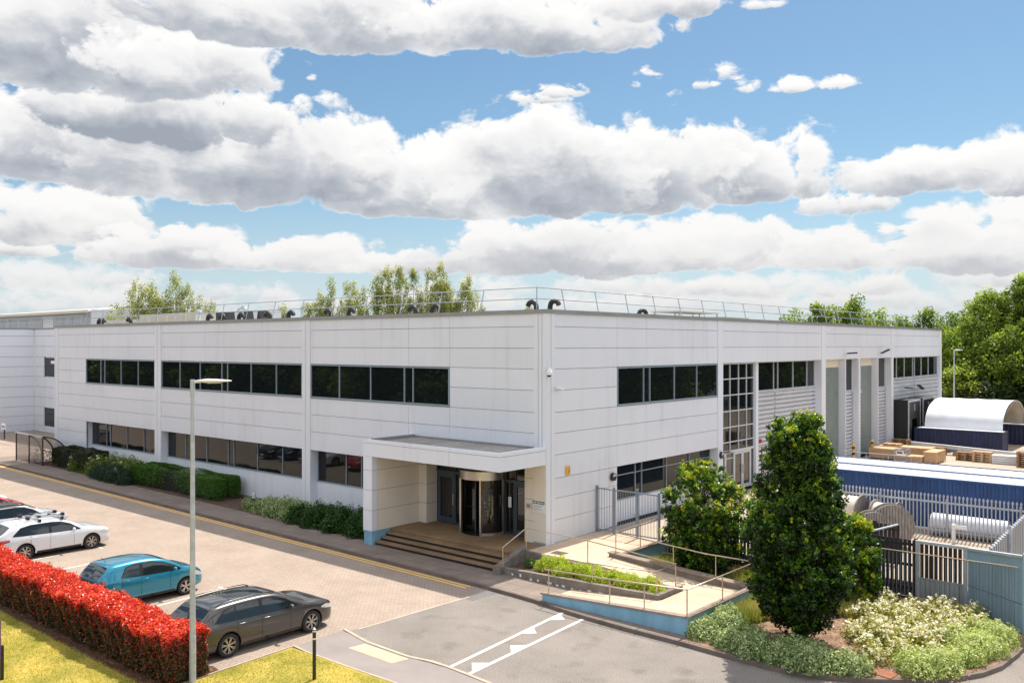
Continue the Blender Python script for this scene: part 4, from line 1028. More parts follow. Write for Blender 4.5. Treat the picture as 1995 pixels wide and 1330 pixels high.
for x in (6.4, 9.15, 11.9, 14.65):
    mb = MB(); mb.box(x, 12.25, .7, x+.1, 12.33, 2.3); mb.build('post', M['galv'], PF)
# ------------------------------------------------------------------ containers
def corr(mb, p0, p1, z0, z1, nrm, n, d=.035, m=0):
    p0 = Vector(p0); p1 = Vector(p1); nrm = Vector(nrm)
    vs = []; prof = []
    for k in range(n):
        for t, o in ((.0, 0), (.28, 0), (.40, -d), (.78, -d), (.90, 0)): prof.append(((k+t)/n, o))
    prof.append((1, 0))
    for t, o in prof:
        q = p0+(p1-p0)*t+nrm*o; vs += [(q.x, q.y, z0), (q.x, q.y, z1)]
    mb.add(vs, [(2*i, 2*i+2, 2*i+3, 2*i+1) for i in range(len(prof)-1)], m)
def container(x0, x1, y0, y1, z0, z1, label, wm, rm, n=40, group='blue shipping containers', doors=True, name='shipping_container'):
    t = thing(name, ((x0+x1)/2, (y0+y1)/2, z0), label, 'container', group)
    mb = MB(); e = .08
    corr(mb, (x0+e, y0+.02), (x1-e, y0+.02), z0+.12, z1-.10, (0, -1), n); corr(mb, (x1-e, y1-.02), (x0+e, y1-.02), z0+.12, z1-.10, (0, 1), n)
    corr(mb, (x1-.02, y0+e), (x1-.02, y1-e), z0+.12, z1-.1, (1, 0), 8); corr(mb, (x0+.02, y1-e), (x0+.02, y0+e), z0+.12, z1-.1, (-1, 0), 8)
    mb.build('side_wall', wm, t)
    mb = MB()
    for y in (y0, y1-.10): mb.box(x0, y, z0, x1, y+.10, z0+.14); mb.box(x0, y, z1-.11, x1, y+.10, z1)
    for x in (x0, x1-.1):
        for y in (y0, y1-.1): mb.box(x, y, z0+.14, x+.1, y+.1, z1-.11)
        mb.box(x, y0+.1, z0, x+.1, y1-.1, z0+.14); mb.box(x, y0+.1, z1-.11, x+.1, y1-.1, z1)
    mb.build('corner_frame', wm, t)
    mb = MB(); mb.box(x0+.1, y0+.1, z1-.06, x1-.1, y1-.1, z1-.035)
    k = int((x1-x0)/.30)
    for i in range(k): x = x0+.15+i*.30; mb.box(x, y0+.10, z1-.035, x+.15, y1-.10, z1-.029)
    mb.build('roof', rm, t)
    return t
container(4.6, 16.8, 13.5, 15.94, .68, 3.0, 'nearer of two long blue containers with pale grey roofs behind the palisade fence', M['contb'], M['contt'])
container(4.6, 16.8, 15.98, 18.42, .68, 3.0, 'farther of two long blue containers, its pale grey roof touching the nearer one', M['contb'], M['contt'])
# ------------------------------------------------------------------ cable drums
def drum(c, axis, r, w, label, full=False, rb=None, loc=None):
    c = Vector(c); ax = Vector(axis).normalized(); rb = rb or r*.5
    t = thing('cable_drum', (c.x, c.y, c.z-r), label, 'cable drum', 'cable drums in the compound')
    for s in (-1, 1):
        mb = MB(); mb.cyl(c+ax*s*(w/2), c+ax*s*(w/2+.055), r, n=36, sm=False)
        p = ax.cross(Vector((0, 0, 1))).normalized(); q = Vector((0, 0, 1))
        for k in range(-7, 8):
            h = k*r/7.5; L_ = math.sqrt(max(0, r*r-h*h))
            if L_ > .05:
                for o in (s*(w/2+.055+.004),):
                    a_ = c+ax*o+p*h; mb.box(0, 0, 0, 0, 0, 0) if False else mb.bar(a_-q*L_*.99, a_+q*L_*.99, .012, .006, 1, up=tuple(ax))
        mb.cyl(c+ax*s*(w/2+.05), c+ax*s*(w/2+.075), r*.12, n=14, m=1)
        mb.build('flange', [M['woodw'], M['fenceb']], t)
    mb = MB(); mb.cyl(c-ax*w/2, c+ax*w/2, rb, n=28); mb.build('barrel', M['pvcin'] if full else M['woodw'], t)
    return t
d1 = (.80, -.35, 0)
drum((10.70, 8.9, 1.58), (.55, -.84, 0), .87, .40, 'largest weathered wooden cable drum, standing at the back of the front pair', rb=.45)
drum((10.15, 8.35, 1.44), (.55, -.84, 0), .73, .42, 'lower weathered cable drum in front of the largest drum', rb=.4)
drum((9.75, 11.4, 1.42), (1, -.1, 0), .70, .95, 'cable drum wrapped in pale sheeting between two wooden flanges by the palisade', True, rb=.58)
drum((8.35, 11.2, 1.50), (1, -.1, 0), .78, .80, 'cable drum half hidden by the big tree, its dark flange facing the yard', True, rb=.70)
mb = MB(); mb.cyl((11.25, 12.72, 1.16), (14.2, 12.72, 1.16), .45, n=28)
for x in (12.0, 12.9, 13.7): mb.cyl((x, 12.72, 1.16), (x+.04, 12.72, 1.16), .454, n=28)
o = mb.build('pipe_roll', M['pvc']); tag(o, 'long white wrapped roll lying behind the palisade pales', 'roll')
mb = MB(); mb.box(12.40, 11.2, .70, 12.52, 11.32, 1.50); mb.box(12.40, 11.16, 1.32, 12.98, 11.2, 1.47); o = mb.build('timber_post', M['white']); tag(o, 'white painted post with a short cross board in the compound', 'post')
LG = thing('slatted_gate', (10.9, 6.3, .72), 'open dark slatted gate leaf standing inside the compound near the drums', 'gate')
mb = MB(); x = 10.2
while x < 11.75: mb.box(x, 6.3, .72, x+.11, 6.33, 2.12); x += .15
mb.build('slat_panel', M['fenceb'], LG)
mb = MB()
for z in (.95, 1.9): mb.box(10.2, 6.33, z, 11.8, 6.38, z+.09)
mb.bar((11.75, 6.3, 2.15), (11.35, 4.9, 2.10), .07, .05, 1); mb.build('rail', [M['fenceb'], M['galv']], LG)
mb = MB(); mb.box(10.85, 6.28, .7, 10.98, 6.42, 2.2); mb.build('post', M['fenceb'], LG)
# ------------------------------------------------------------------ yard stock
def pallet(x, y, z, rot, mat=None, n=1, label='', group='pallet stacks'):
    t = thing('pallet_stack' if n > 1 else 'pallet', (x, y, z), label, 'pallets', group, 0)
    for k in range(n):
        mb = MB(); q = z+k*.144; mat_ = mat or M['wood']
        j = rnd.uniform(-.02, .02)
        for i in range(5): mb.box(x-.6+j, y-.4+i*.17, q+.122, x+.6+j, y-.4+i*.17+.12, q+.144)
        for i in range(3): mb.box(x-.6+i*.53+j, y-.4, q+.10, x-.6+i*.53+.14+j, y+.4, q+.122)
        for i in range(3):
            for l in range(3): mb.box(x-.6+i*.53+j, y-.4+l*.33, q+.022, x-.6+i*.53+.14+j, y-.4+l*.33+.13, q+.10)
        for l in range(3): mb.box(x-.6+j, y-.4+l*.33, q, x+.6+j, y-.4+l*.33+.13, q+.022)
        if n > 1: mb.build('pallet', mat_, t)
        else: mb.build('boards', mat_, t)
    t.rotation_euler = (0, 0, 0)
    return t
YZ = .70
pallet(.85, 43.2, YZ, 0, n=6, label='dark pallet stack against the wall beside the dock shelters')
pallet(3.75, 42.0, YZ, 0, M['wood'], 4, 'reddish pallet stack leaning near the steel beams')
pallet(6.2, 40.1, YZ, 0, n=4, label='weathered pallet stack on the sunny yard, left of the light timber stack')
pallet(7.3, 39.9, YZ, 0, M['woodl'], 5, 'pale timber pallet stack beside the white planks')
pallet(10.2, 38.9, YZ, 0, n=7, label='tallest dark pallet stack at the right edge of the yard')
pallet(2.4, 42.6, YZ, 0, M['woodl'], 1, label='single pale pallet lying between the dark stack and the beams')
pallet(3.6, 44.2, YZ, 0, M['wood'], 1, label='single brown pallet lying just under the steel beams')
def crate(x0, y0, x1, y1, z1, label, mat=None, frame=True, open_=False):
    t = thing('crate', ((x0+x1)/2, (y0+y1)/2, YZ), label, 'crate', 'timber crates in the yard')
    mb = MB(); mb.box(x0, y0, YZ+.08, x1, y1, z1); mb.build('box_panel', mat or M['ply'], t)
    mb = MB(); n = max(2, int((x1-x0)/.8))
    for k in range(n+1):
        x = x0+(x1-x0-.08)*k/n; mb.box(x, y0-.03, YZ+.0, x+.08, y0-.001, z1+.01)
    ny = max(1, int((y1-y0)/.5))
    for k in range(ny+1):
        y = y0+(y1-y0-.08)*k/ny; mb.box(x1+.001, y, YZ, x1+.03, y+.08, z1+.01)
    mb.box(x0-.01, y0-.035, z1-.1, x1+.035, y0-.03, z1+.01); mb.box(x0-.02, y0-.03, z1+.001, x1+.03, y1+.02, z1+.03)
    mb.build('batten', M['woodl'], t)
crate(.6, 36.7, 2.55, 38.0, 1.45, 'long plywood crate in front, left of the wire cage')
crate(.8, 38.2, 4.3, 39.5, 1.5, 'long plywood crate in the second row behind the wire cage')
crate(4.4, 36.3, 5.2, 38.6, 1.48, 'tall slatted timber crate at the right end of the crate rows', M['woodl'])
crate(3.4, 36.0, 4.35, 37.0, 1.15, 'low open-topped timber box before the slatted crate')
pallet(1.6, 38.7, 1.535, 0, M['woodl'], 1, label='pale pallet lying on top of the second row crate')
t = thing('wire_cage', (3.0, 36.3, YZ), 'grey wire mesh stillage with a blue and white label', 'cage')
mb = MB(); X0, X1, Y0, Y1, Z0, Z1 = 2.62, 3.38, 35.8, 36.8, YZ+.1, 1.6
for x in (X0, X1):
    for y in (Y0, Y1): mb.box(x-.02, y-.02, YZ, x+.02, y+.02, Z1)
for z in (Z0, Z1):
    for y in (Y0, Y1): mb.box(X0, y-.015, z-.02, X1, y+.015, z+.02)
    for x in (X0, X1): mb.box(x-.015, Y0, z-.02, x+.015, Y1, z+.02)
for k in range(1, 8):
    z = Z0+(Z1-Z0)*k/8; mb.box(X0, Y0-.006, z-.004, X1, Y0+.006, z+.004); mb.box(X1-.006, Y0, z-.004, X1+.006, Y1, z+.004)
    x = X0+(X1-X0)*k/8; mb.box(x-.004, Y0-.006, Z0, x+.004, Y0+.006, Z1); y = Y0+(Y1-Y0)*k/8; mb.box(X1-.006, y-.004, Z0, X1+.006, y+.004, Z1)
mb.build('mesh_frame', M['galv'], t)
mb = MB(); mb.box(2.72, Y0-.02, 1.25, 3.25, Y0-.01, 1.5); mb.box(2.80, Y0-.026, 1.32, 3.15, Y0-.02, 1.44, 1); mb.build('label_plate', [M['white'], M['contb']], t)
mb = MB(); mb.box(2.7, 35.9, YZ+.12, 3.3, 36.7, 1.2); mb.build('load', M['ply'], t)
# steel beams on timbers
for k, (p, q, l) in enumerate([((.25, 44.0, 1.28), (9.7, 39.6+1.3, 1.28), 'upper white steel beam lying across the yard in front of the navy container'), ((.3, 44.0, 1.02), (9.5, 41.0, 1.02), 'lower grey steel beam under the white beam in the yard')]):
    mb = MB(); h = .22 if k == 0 else .18
    P_, Q_ = Vector(p), Vector(q)
    mb.bar(P_+Vector((0, 0, h/2)), Q_+Vector((0, 0, h/2)), .22, .02); mb.bar(P_-Vector((0, 0, h/2)), Q_-Vector((0, 0, h/2)), .22, .02); mb.bar(P_, Q_, .02, h-.02)
    o = mb.build('steel_beam', M['white'] if k == 0 else M['galv']); tag(o, l, 'beam', 'steel beams in the yard')
for i, t_ in enumerate((.12, .5, .88)):
    x = .25+9.4*t_; y = 44-3.1*t_; mb = MB(); mb.box(x-.15, y-.4, YZ, x+.15, y+.4, .92); o = mb.build('timber_bearer', M['wood']); tag(o, ['short timber block under the wall end of the beams', 'short timber block under the middle of the beams', 'short timber block under the outer end of the beams'][i], 'timber block', 'bearers under the beams')
t = thing('plank_bundle', (8.6, 39.7, YZ), 'bundle of long white planks stacked on the yard right of the pale pallets', 'planks')
for k in range(4):
    mb = MB(); mb.box(7.95, 39.35, YZ+.03+k*.15, 9.45, 40.05, YZ+.15+k*.15); mb.build('plank', M['white'], t)
mb = MB(); mb.box(.30, 38.7, YZ, .95, 39.3, 1.38); mb.box(.40, 38.8, 1.38, .85, 39.2, 1.46); o = mb.build('grit_bin', M['woodl'], bevel=.05); tag(o, 'tan box standing by the wall between the two roller doors', 'bin')
for y, l in ((33.1, 'black and yellow bollard by the left roller door'), (36.9, 'black and yellow bollard by the right roller door, above the tan box')):
    t = thing('bollard', (.75, y, YZ), l, 'bollard', 'bollards by the roller doors')
    mb = MB(); mb.cyl((.75, y, YZ), (.75, y, 2.0), .10, n=12)
    mb.build('post', M['blackp'], t); mb = MB(); mb.cyl((.75, y, 1.5), (.75, y, 1.72), .104, n=12); mb.cyl((.75, y, 1.86), (.75, y, 2.02), .104, n=12); mb.cyl((.75, y, 1.1), (.75, y, 1.3), .104, n=12); mb.build('band', M['amber'], t)
t = thing('handrail', (3, 31, YZ), 'thin steel barrier rail by the roller doors beyond the near containers', 'handrail')
mb = MB(); mb.tube([(.8, 31.0, 1.75), (5.2, 31.0, 1.75)], .025, 6); mb.build('rail', M['galv'], t)
for x in (.9, 2.3, 3.7, 5.1): mb = MB(); mb.cyl((x, 31, YZ), (x, 31, 1.75), .022, n=6); mb.build('post', M['galv'], t)
# dome shelter on two low navy containers
container(1.15, 7.4, 43.9+1.6, 46.4+.9, YZ, 2.32, 'low navy blue container carrying the near side of the white arched shelter', M['contn'], M['contt'], 22, 'navy containers under the shelter')
container(1.15, 8.7, 53.3, 55.7, YZ, 2.32, 'low navy blue container carrying the far side of the white arched shelter', M['contn'], M['contt'], 24, 'navy containers under the shelter')
SH = thing('arched_shelter', (5, 50.4, 2.32), 'white tarpaulin arched shelter spanning two navy containers', 'shelter')
def archp(t, k=1.): a = math.pi*t; return 50.4-(4.2*k)*math.cos(a), 2.34+(2.15*k)*math.sin(a)**.85
mb = MB(); nx, na = 16, 30; vs = []
for i in range(nx+1):
    x = 1.75+5.5*i/nx
    for j in range(na+1):
        y, z = archp(j/na); sag = .035*math.sin(math.pi*(i*4 % nx)/nx)
        vs.append((x + (0), y+sag*.3, z-sag))
nv = len(vs)
for i in range(nx+1):
    x = 1.75+5.5*i/nx
    for j in range(na+1):
        y, z = archp(j/na, .985); vs.append((x, y, z-.01))
fs = [(i*(na+1)+j, (i+1)*(na+1)+j, (i+1)*(na+1)+j+1, i*(na+1)+j+1) for i in range(nx) for j in range(na)]
mb.add(vs, fs, 0, True); mb.add(vs[nv:], [f[::-1] for f in fs], 1, True)
mb.add([vs[j] for j in range(na+1)]+[vs[nv+j] for j in range(na+1)], [(j, j+1, na+2+j, na+1+j) for j in range(na)], 0)
e = nx*(na+1); mb.add([vs[e+j] for j in range(na+1)]+[vs[nv+e+j] for j in range(na+1)], [(j, j+1, na+2+j, na+1+j)[::-1] for j in range(na)], 0)
mb.build('cover', [M['pvc'], M['pvcin']], SH)
mb = MB(); mb.box(1.65, 45.50, 2.30, 7.4, 46.35, 2.36); mb.build('cover_skirt', M['pvc'], SH)
for x in (1.8, 3.6, 5.4, 7.2):
    mb = MB(); mb.tube([(x, archp(j/16, .975)[0], archp(j/16, .975)[1]) for j in range(17)], .035, 6); mb.tube([(x, 50.4, archp(.5, .97)[1]), (x, 47.5, archp(.2, .97)[1]-.1)], .02, 5); mb.build('hoop', M['galv'], SH)
mb = MB(); mb.add([(1.80, archp(j/20, .97)[0], archp(j/20, .97)[1]) for j in range(21)], [tuple(range(21))]); mb.build('end_curtain', M['pvcin'], SH)
t = thing('skip', (-1.0, 73.3, .7), 'orange skip just visible above the white arched shelter', 'skip')
mb = MB(); mb.hexa([(-2.6, 72.3, .7), (.6, 72.3, .7), (.6, 74.3, .7), (-2.6, 74.3, .7), (-3.0, 72, 2.9), (1.0, 72, 2.9), (1.0, 74.6, 2.9), (-3.0, 74.6, 2.9)]); mb.build('body', M['orange'], t)
mb = MB(); mb.box(-3.05, 71.95, 2.9, 1.05, 72.1, 3.0); mb.box(-3.05, 74.5, 2.9, 1.05, 74.65, 3.0); mb.box(-3.05, 72.1, 2.9, -2.9, 74.5, 3.0); mb.box(.9, 72.1, 2.9, 1.05, 74.5, 3.0); mb.build('rim', M['orange'], t)
# ------------------------------------------------------------------ lamp posts, bollards, signs
def lamp(x, y, z0, z1, ang, label, r0=.10):
    t = thing('street_lamp', (x, y, z0), label, 'lamp post', 'lamp posts')
    mb = MB(); mb.cyl((x, y, z0), (x, y, z0+1.2), r0*1.12, r0*1.12, 16); mb.cyl((x, y, z0+1.2), (x, y, z1-.45), r0*1.0, r0*.62, 16); mb.build('pole', M['galv'], t)
    mb = MB(); mb.cyl((x, y, z1-.45), (x, y, z1), r0*.80, r0*.80, 16); mb.build('spigot', M['galv'], t)
    d = Vector((math.cos(ang), math.sin(ang), 0)); p = d.cross(Vector((0, 0, 1)))
    c = Vector((x, y, z1-.06)); mb = MB(); vs = []; sts = [(.10, .04, .035), (.26, .08, .05), (.36, .13, .062), (.62, .125, .05), (.84, .08, .032), (.98, .025, .015)]
    for s, w, h in sts:
        for k in range(10):
            a = 2*math.pi*k/10; vs.append(c+d*s+p*w*math.cos(a)+Vector((0, 0, h*math.sin(a)*(1 if math.sin(a) > 0 else .8)+.02)))
    mb.add(vs, [(i*10+k, (i+1)*10+k, (i+1)*10+(k+1) % 10, i*10+(k+1) % 10) for i in range(len(sts)-1) for k in range(10)]+[tuple(range(10)), tuple(range(50, 60))[::-1]], 0, True)
    mb.cyl(c, c+d*.2+Vector((0, 0, .01)), .035, n=8)
    mb.build('lantern', M['white'], t)
    mb = MB(); mb.bar(c+d*.38-Vector((0, 0, .034)), c+d*.70-Vector((0, 0, .028)), .15, .02); mb.build('lens', M['lens'], t)
lamp(.84, -15.97, .05, 7.95, math.atan2(.80, .60), 'tall galvanised lamp post rising in front of the red hedge beside the grey estate', .078)
lamp(-.6, 64.5, .7, 8.4, math.atan2(.8, .6), 'distant lamp post beyond the white arched shelter', .09)
t = thing('bollard', (3.10, -13.78, .05), 'slim black marker post with white bands on the lawn beside the grey estate', 'bollard')
mb = MB(); mb.cyl((3.10, -13.78, .0), (3.10, -13.78, 1.36), .048, n=14); mb.build('post', M['blackp'], t)
mb = MB(); mb.cyl((3.10, -13.78, 1.10), (3.10, -13.78, 1.14), .051, n=14); mb.cyl((3.10, -13.78, 1.30), (3.10, -13.78, 1.33), .051, n=14); mb.cyl((3.10, -13.78, 1.36), (3.10, -13.78, 1.41), .042, .01, n=14); mb.build('band', M['white'], t)
t = thing('post_sign', (-3.35, -19.05, .05), 'purple and lilac sign board on a black post at the left edge of the lawn', 'sign')
mb = MB(); mb.box(-3.18, -19.20, .0, -3.08, -19.12, .95); mb.build('post', M['blackp'], t)
mb = MB(); mb.box(-4.2, -19.26, .62, -3.06, -19.20, 1.62); mb.build('board', M['purple'], t)
mb = MB(); mb.hexa([(-4.0, -19.27, .62), (-3.25, -19.27, .62), (-3.25, -19.26, .62), (-4.0, -19.26, .62), (-3.5, -19.27, 1.62), (-3.07, -19.27, 1.3), (-3.07, -19.26, 1.3), (-3.5, -19.26, 1.62)]); mb.box(-3.5, -19.268, .62, -3.07, -19.262, .78); mb.build('stripe', M['lilac'], t)
t = thing('post_sign', (-67.9, 3.6, 0), 'small white notice on a black post in front of the far wing', 'sign')
mb = MB(); mb.box(-67.95, 3.6, 0, -67.8, 3.68, 1.0); mb.build('post', M['blackp'], t); mb = MB(); mb.box(-68.3, 3.5, .9, -67.3, 3.58, 1.45); mb.box(-68.15, 3.49, 1.1, -67.45, 3.5, 1.25, 1); mb.build('board', [M['white'], M['ink']], t)
t = thing('post_sign', (-39.2, -1.3, .12), 'small white notice standing in the flower bed among the white flowers', 'sign')
mb = MB(); mb.box(-39.23, -1.3, .1, -39.17, -1.26, .9); mb.build('post', M['white'], t); mb = MB(); mb.box(-39.45, -1.34, .75, -38.95, -1.30, 1.35)
for k in range(4): mb.box(-39.4, -1.344, .85+k*.11, -39.0, -1.34, .89+k*.11, 1)
mb.build('board', [M['white'], M['ink']], t)
for (x, y, l) in ((-33.5, -1.9, 'white capped bollard light among the dark green shrubs'), (-18.6, -1.5, 'bollard light in the bare part of the bed between the hedge and the silvery shrubs')):
    t = thing('bollard_light', (x, y, .12), l, 'bollard light', 'low lights in the flower bed')
    mb = MB(); mb.cyl((x, y, .1), (x, y, .72), .07, n=12); mb.build('post', M['blackp'], t); mb = MB(); mb.cyl((x, y, .72), (x, y, .95), .10, n=12); mb.build('lens', M['lens'], t); mb = MB(); mb.cyl((x, y, .95), (x, y, 1.02), .11, .03, n=12); mb.build('cap', M['galv'], t)
# wall signs
t = thing('wall_sign', (-.34, -.05, 2.0), 'white notice board with a dark navy heading on the building corner by the door', 'sign')
mb = MB(); mb.box(-.64, -.075, 2.02, -.03, -.052, 2.48); 
for k, w in enumerate((.5, .42, .30, .45, .2)): mb.box(-.60, -.078, 2.30-k*.055, -.60+w, -.075, 2.315-k*.055, 1)
mb.build('board', [M['white'], M['ink']], t)
mb = MB(); mb.box(-.64, -.079, 2.37, -.03, -.0755, 2.48); 
for a_, b_ in ((-.60, -.44), (-.41, -.22), (-.19, -.08)): mb.box(a_, -.081, 2.405, b_, -.079, 2.445, 1)
mb.build('heading', [M['navy'], M['white']], t)
mb = MB(); mb.box(-1.03, -.05, 2.12, -.72, -.021, 2.34); mb.box(-.99, -.054, 2.16, -.80, -.05, 2.30, 1); o = mb.build('entry_panel', [M['steel'], M['ink']]); tag(o, 'small framed steel entry panel on the beige porch pier', 'intercom')
# cameras, alarm, lights on the walls
t = thing('dome_camera', (.1, .1, 7.9), 'white dome camera hanging from a swan neck bracket at the top of the corner', 'camera')
mb = MB(); mb.tube([(.03, .50, 8.28), (.03, .10, 8.28), (.16, -.02, 8.26), (.20, -.06, 8.1), (.20, -.06, 7.92)], .02, 6); mb.box(.03, -.25, 7.75, .05, .05, 7.95); mb.build('bracket', M['white'], t)
mb = MB(); mb.cyl((.20, -.06, 7.92), (.20, -.06, 7.74), .07, .14, 14); mb.cyl((.20, -.06, 7.74), (.20, -.06, 7.64), .14, .13, 14); mb.build('housing', M['white'], t)
mb = MB(); mb.cyl((.20, -.06, 7.64), (.20, -.06, 7.56), .115, .05, 14); mb.build('dome', M['carglass'], t)
t = thing('wall_camera', (.1, .5, 7.1), 'small white bullet camera below the dome camera on the side wall', 'camera')
mb = MB(); mb.cyl((.03, .52, 7.12), (.2, .60, 7.12), .03, n=8); mb.build('bracket', M['white'], t); mb = MB(); mb.cyl((.16, .45, 7.14), (.28, .78, 7.02), .06, .055, 12); mb.build('body', M['white'], t)
t = thing('wall_camera', (-48.0, 9, 7.6), 'small white camera beside the upper window of the far wing', 'camera')
mb = MB(); mb.cyl((-47.5, .35, 7.5), (-47.9, .2, 7.5), .04, n=8); mb.build('bracket', M['white'], t); mb = MB(); mb.box(-48.5, .1, 7.42, -47.75, .35, 7.62); mb.build('body', M['white'], t)
t = thing('alarm_box', (.06, 1.41, 3.6), 'yellow alarm box on the side wall near the corner', 'alarm')
mb = MB(); mb.box(.0, 1.27, 3.44, .10, 1.53, 3.80); mb.build('casing', M['amber'], t, bevel=.03); mb = MB(); mb.box(.10, 1.36, 3.57, .112, 1.46, 3.63); mb.build('lens', M['ink'], t)
def bulk(x, y, z, l):
    t = thing('bulkhead_light', (x, y, z), l, 'wall light', 'round bulkhead lights')
    mb = MB(); mb.cyl((x, y, z), (x+.12, y, z), .19, .17, 18); mb.build('casing', M['blackp'], t)
    mb = MB(); vs = [(x+.125, y+.13*math.cos(a), z+.02+.12*math.sin(a)) for a in [math.pi*i/10 for i in range(11)]]; mb.add(vs+[(v[0]-.004, v[1], v[2]) for v in vs], [tuple(range(11))]); mb.build('lens', M['lens'], t)
bulk(.03, 4.73, 2.97, 'round bulkhead light on the side wall above the barred gate'); bulk(.03, 15.05, 2.95, 'round bulkhead light on the pilaster beside the tall glazing'); bulk(.03, 29.6, 3.05, 'round bulkhead light on the pilaster beside the left roller door')
def flood(x, y, z, d, l):
    t = thing('floodlight', (x, y, z), l, 'floodlight', 'floodlights above the yard')
    d = Vector(d).normalized(); p = Vector((x, y, z))
    mb = MB(); mb.cyl(p, p+Vector((.28, 0, -.02)), .03, n=6); mb.build('bracket', M['white'], t); mb = MB(); c = p+Vector((.32, 0, -.03)); mb.bar(c-d*.12, c+d*.55, .30, .10); mb.build('head', M['blackp'], t)
flood(0, 33.4, 8.30, (.6, .4, .05), 'dark floodlight on the wall above the left roller door'); flood(0, 40.6, 8.32, (.5, .6, .35), 'dark floodlight on the wall above the right roller door')
flood(-.1, 46.9, 5.40, (.3, .9, -.05), 'dark floodlight on the louvred wall above dock one'); flood(-.1, 50.2, 5.45, (.3, .8, -.5), 'dark floodlight on the louvred wall above dock two')
mb = MB(); mb.cyl((-.37, 20.75, 3.2), (-.28, 20.75, 3.2), .12, n=14); o = mb.build('alarm_bell', M['red']); tag(o, 'small red fire bell on the louvred wall beside the glazing', 'bell')
# bike shelter
t = thing('bike_shelter', (-47.2, -1, .12), 'black framed curved bike shelter with smoked panels by the far corner', 'bike shelter')
bx0, bx1, by0, by1 = -49.6, -44.75, -1.95, -.15
def shp(k): a = math.pi/2*k; return by0+(by1-by0)*math.sin(a)**1.0*1.0 if False else by0+(by1-by0)*(1-math.cos(a)), 2.25-1.95*(1-math.sin(math.pi/2*(1-k)))
for i, x in enumerate((bx0, (bx0+bx1)/2, bx1)):
    mb = MB(); mb.box(x-.04, by0-.04, .05, x+.04, by0+.04, 2.25); mb.tube([(x, by0+(by1-by0)*math.sin(math.pi/2*k/10), .4+1.8*math.cos(math.pi/2*k/10)) for k in range(11)]+[(x, by1+.01, .05)], .05, 6); mb.build('hoop', M['blackp'], t)
mb = MB(); vs = []
for x in (bx0, bx1):
    for k in range(11): vs.append((x, by0+(by1-by0)*math.sin(math.pi/2*k/10), .42+1.82*math.cos(math.pi/2*k/10)))
mb.add(vs, [(k, k+1, 12+k, 11+k) for k in range(10)], 0, True); mb.build('roof_panel', M['clearp'], t)
mb = MB(); mb.box(bx0, by0-.01, .2, bx1, by0, 2.1); mb.build('front_panel', M['clearp'], t)
mb = MB(); mb.box(bx0-.1, by0-.08, 2.2, bx1+.1, by0, 2.28); mb.build('gutter', M['galv'], t)
for i, x in enumerate((-47.7, -46.6, -45.4)):
    w = thing('bicycle', (x, -.9, .12), ['bicycle in the shelter, the one deepest inside', 'bicycle standing in the middle of the shelter', 'bicycle nearest the open side of the shelter'][i], 'bicycle', 'bicycles in the shelter')
    for yy in (-1.5, -.45):
        mb = MB(); pts = [(x, yy+.33*math.cos(2*math.pi*k/18), .46+.33*math.sin(2*math.pi*k/18)) for k in range(19)]; mb.tube(pts, .02, 5)
        for k in range(6): a = math.pi*k/6; mb.cyl((x, yy-.32*math.cos(a), .46-.32*math.sin(a)), (x, yy+.32*math.cos(a), .46+.32*math.sin(a)), .003, n=3)
        mb.build('wheel', M['black'], w)
    mb = MB(); A, Bq, C_, D_ = (x, -1.5, .46), (x, -1.1, .46), (x, -1.2, .96), (x, -.65, .98)
    for p, q in ((A, Bq), (A, C_), (Bq, C_), (Bq, D_), (C_, D_), (D_, (x, -.45, .46))): mb.cyl(p, q, .016, n=6)
    mb.build('frame', M['blackp'], w)
    mb = MB(); mb.box(x-.06, -1.35, 1.02, x+.06, -1.09, 1.06); mb.build('saddle', M['black'], w); mb = MB(); mb.tube([(x-.25, -.7, 1.08), (x, -.63, 1.11), (x+.25, -.7, 1.08)], .014, 5); mb.build('handlebar', M['blackp'], w)
# ------------------------------------------------------------------ roof: guard rail, ducts, plant
GR = thing('guard_rail', (-1.3, 1.0, 9.95), 'long thin roof guard rail running along both parapets of the main building', 'guard rail')
mb = MB()
for z in (10.83, 11.30): mb.tube([(-46.5, 1.0, z), (-1.3, 1.0, z), (-1.3, 56.5, z)], .024, 6)
mb.build('rail', M['galv'], GR)
k = 0
x = -4.35
while x > -46.6:
    mb = MB(); mb.cyl((x-.03, .72, 9.95), (x, 1.02, 11.32), .024, n=6); mb.build('post', M['galv'], GR); x -= 2.66
y = 2.75
while y < 56.6:
    mb = MB(); mb.cyl((-1.02, y, 9.95), (-1.32, y, 11.32), .024, n=6); mb.build('post', M['galv'], GR); y += 2.53
mb = MB(); mb.cyl((-1.3, 1.0, 9.95), (-1.3, 1.0, 11.32), .024, n=6); mb.build('post', M['galv'], GR)
M['duct'] = pm('black_ribbed_duct', (.035, .032, .032), .5, .1, .3, 30)
def elbow(x, y, r, h, ang, l):
    t = thing('duct_elbow', (x, y, 9.95), l, 'duct', 'black bent ducts on the roof')
    d = Vector((math.cos(ang), math.sin(ang), 0)); mb = MB(); rr2 = .25; pts = [Vector((x, y, 9.95))]
    for k in range(9): a = math.pi*.92*k/8; pts.append(Vector((x, y, h-r-rr2))+d*(rr2-rr2*math.cos(a))+Vector((0, 0, rr2*math.sin(a))))
    mb.tube(pts, r, 12); 
    mb.build('pipe', M['duct'], t); mb = MB()
    for i in range(1, len(pts)-1, 2): mb.cyl(pts[i]+(pts[i]-pts[i+1])*.12, pts[i]+(pts[i+1]-pts[i])*.12, r*1.06, n=12)
    mb.build('collar', M['duct'], t)
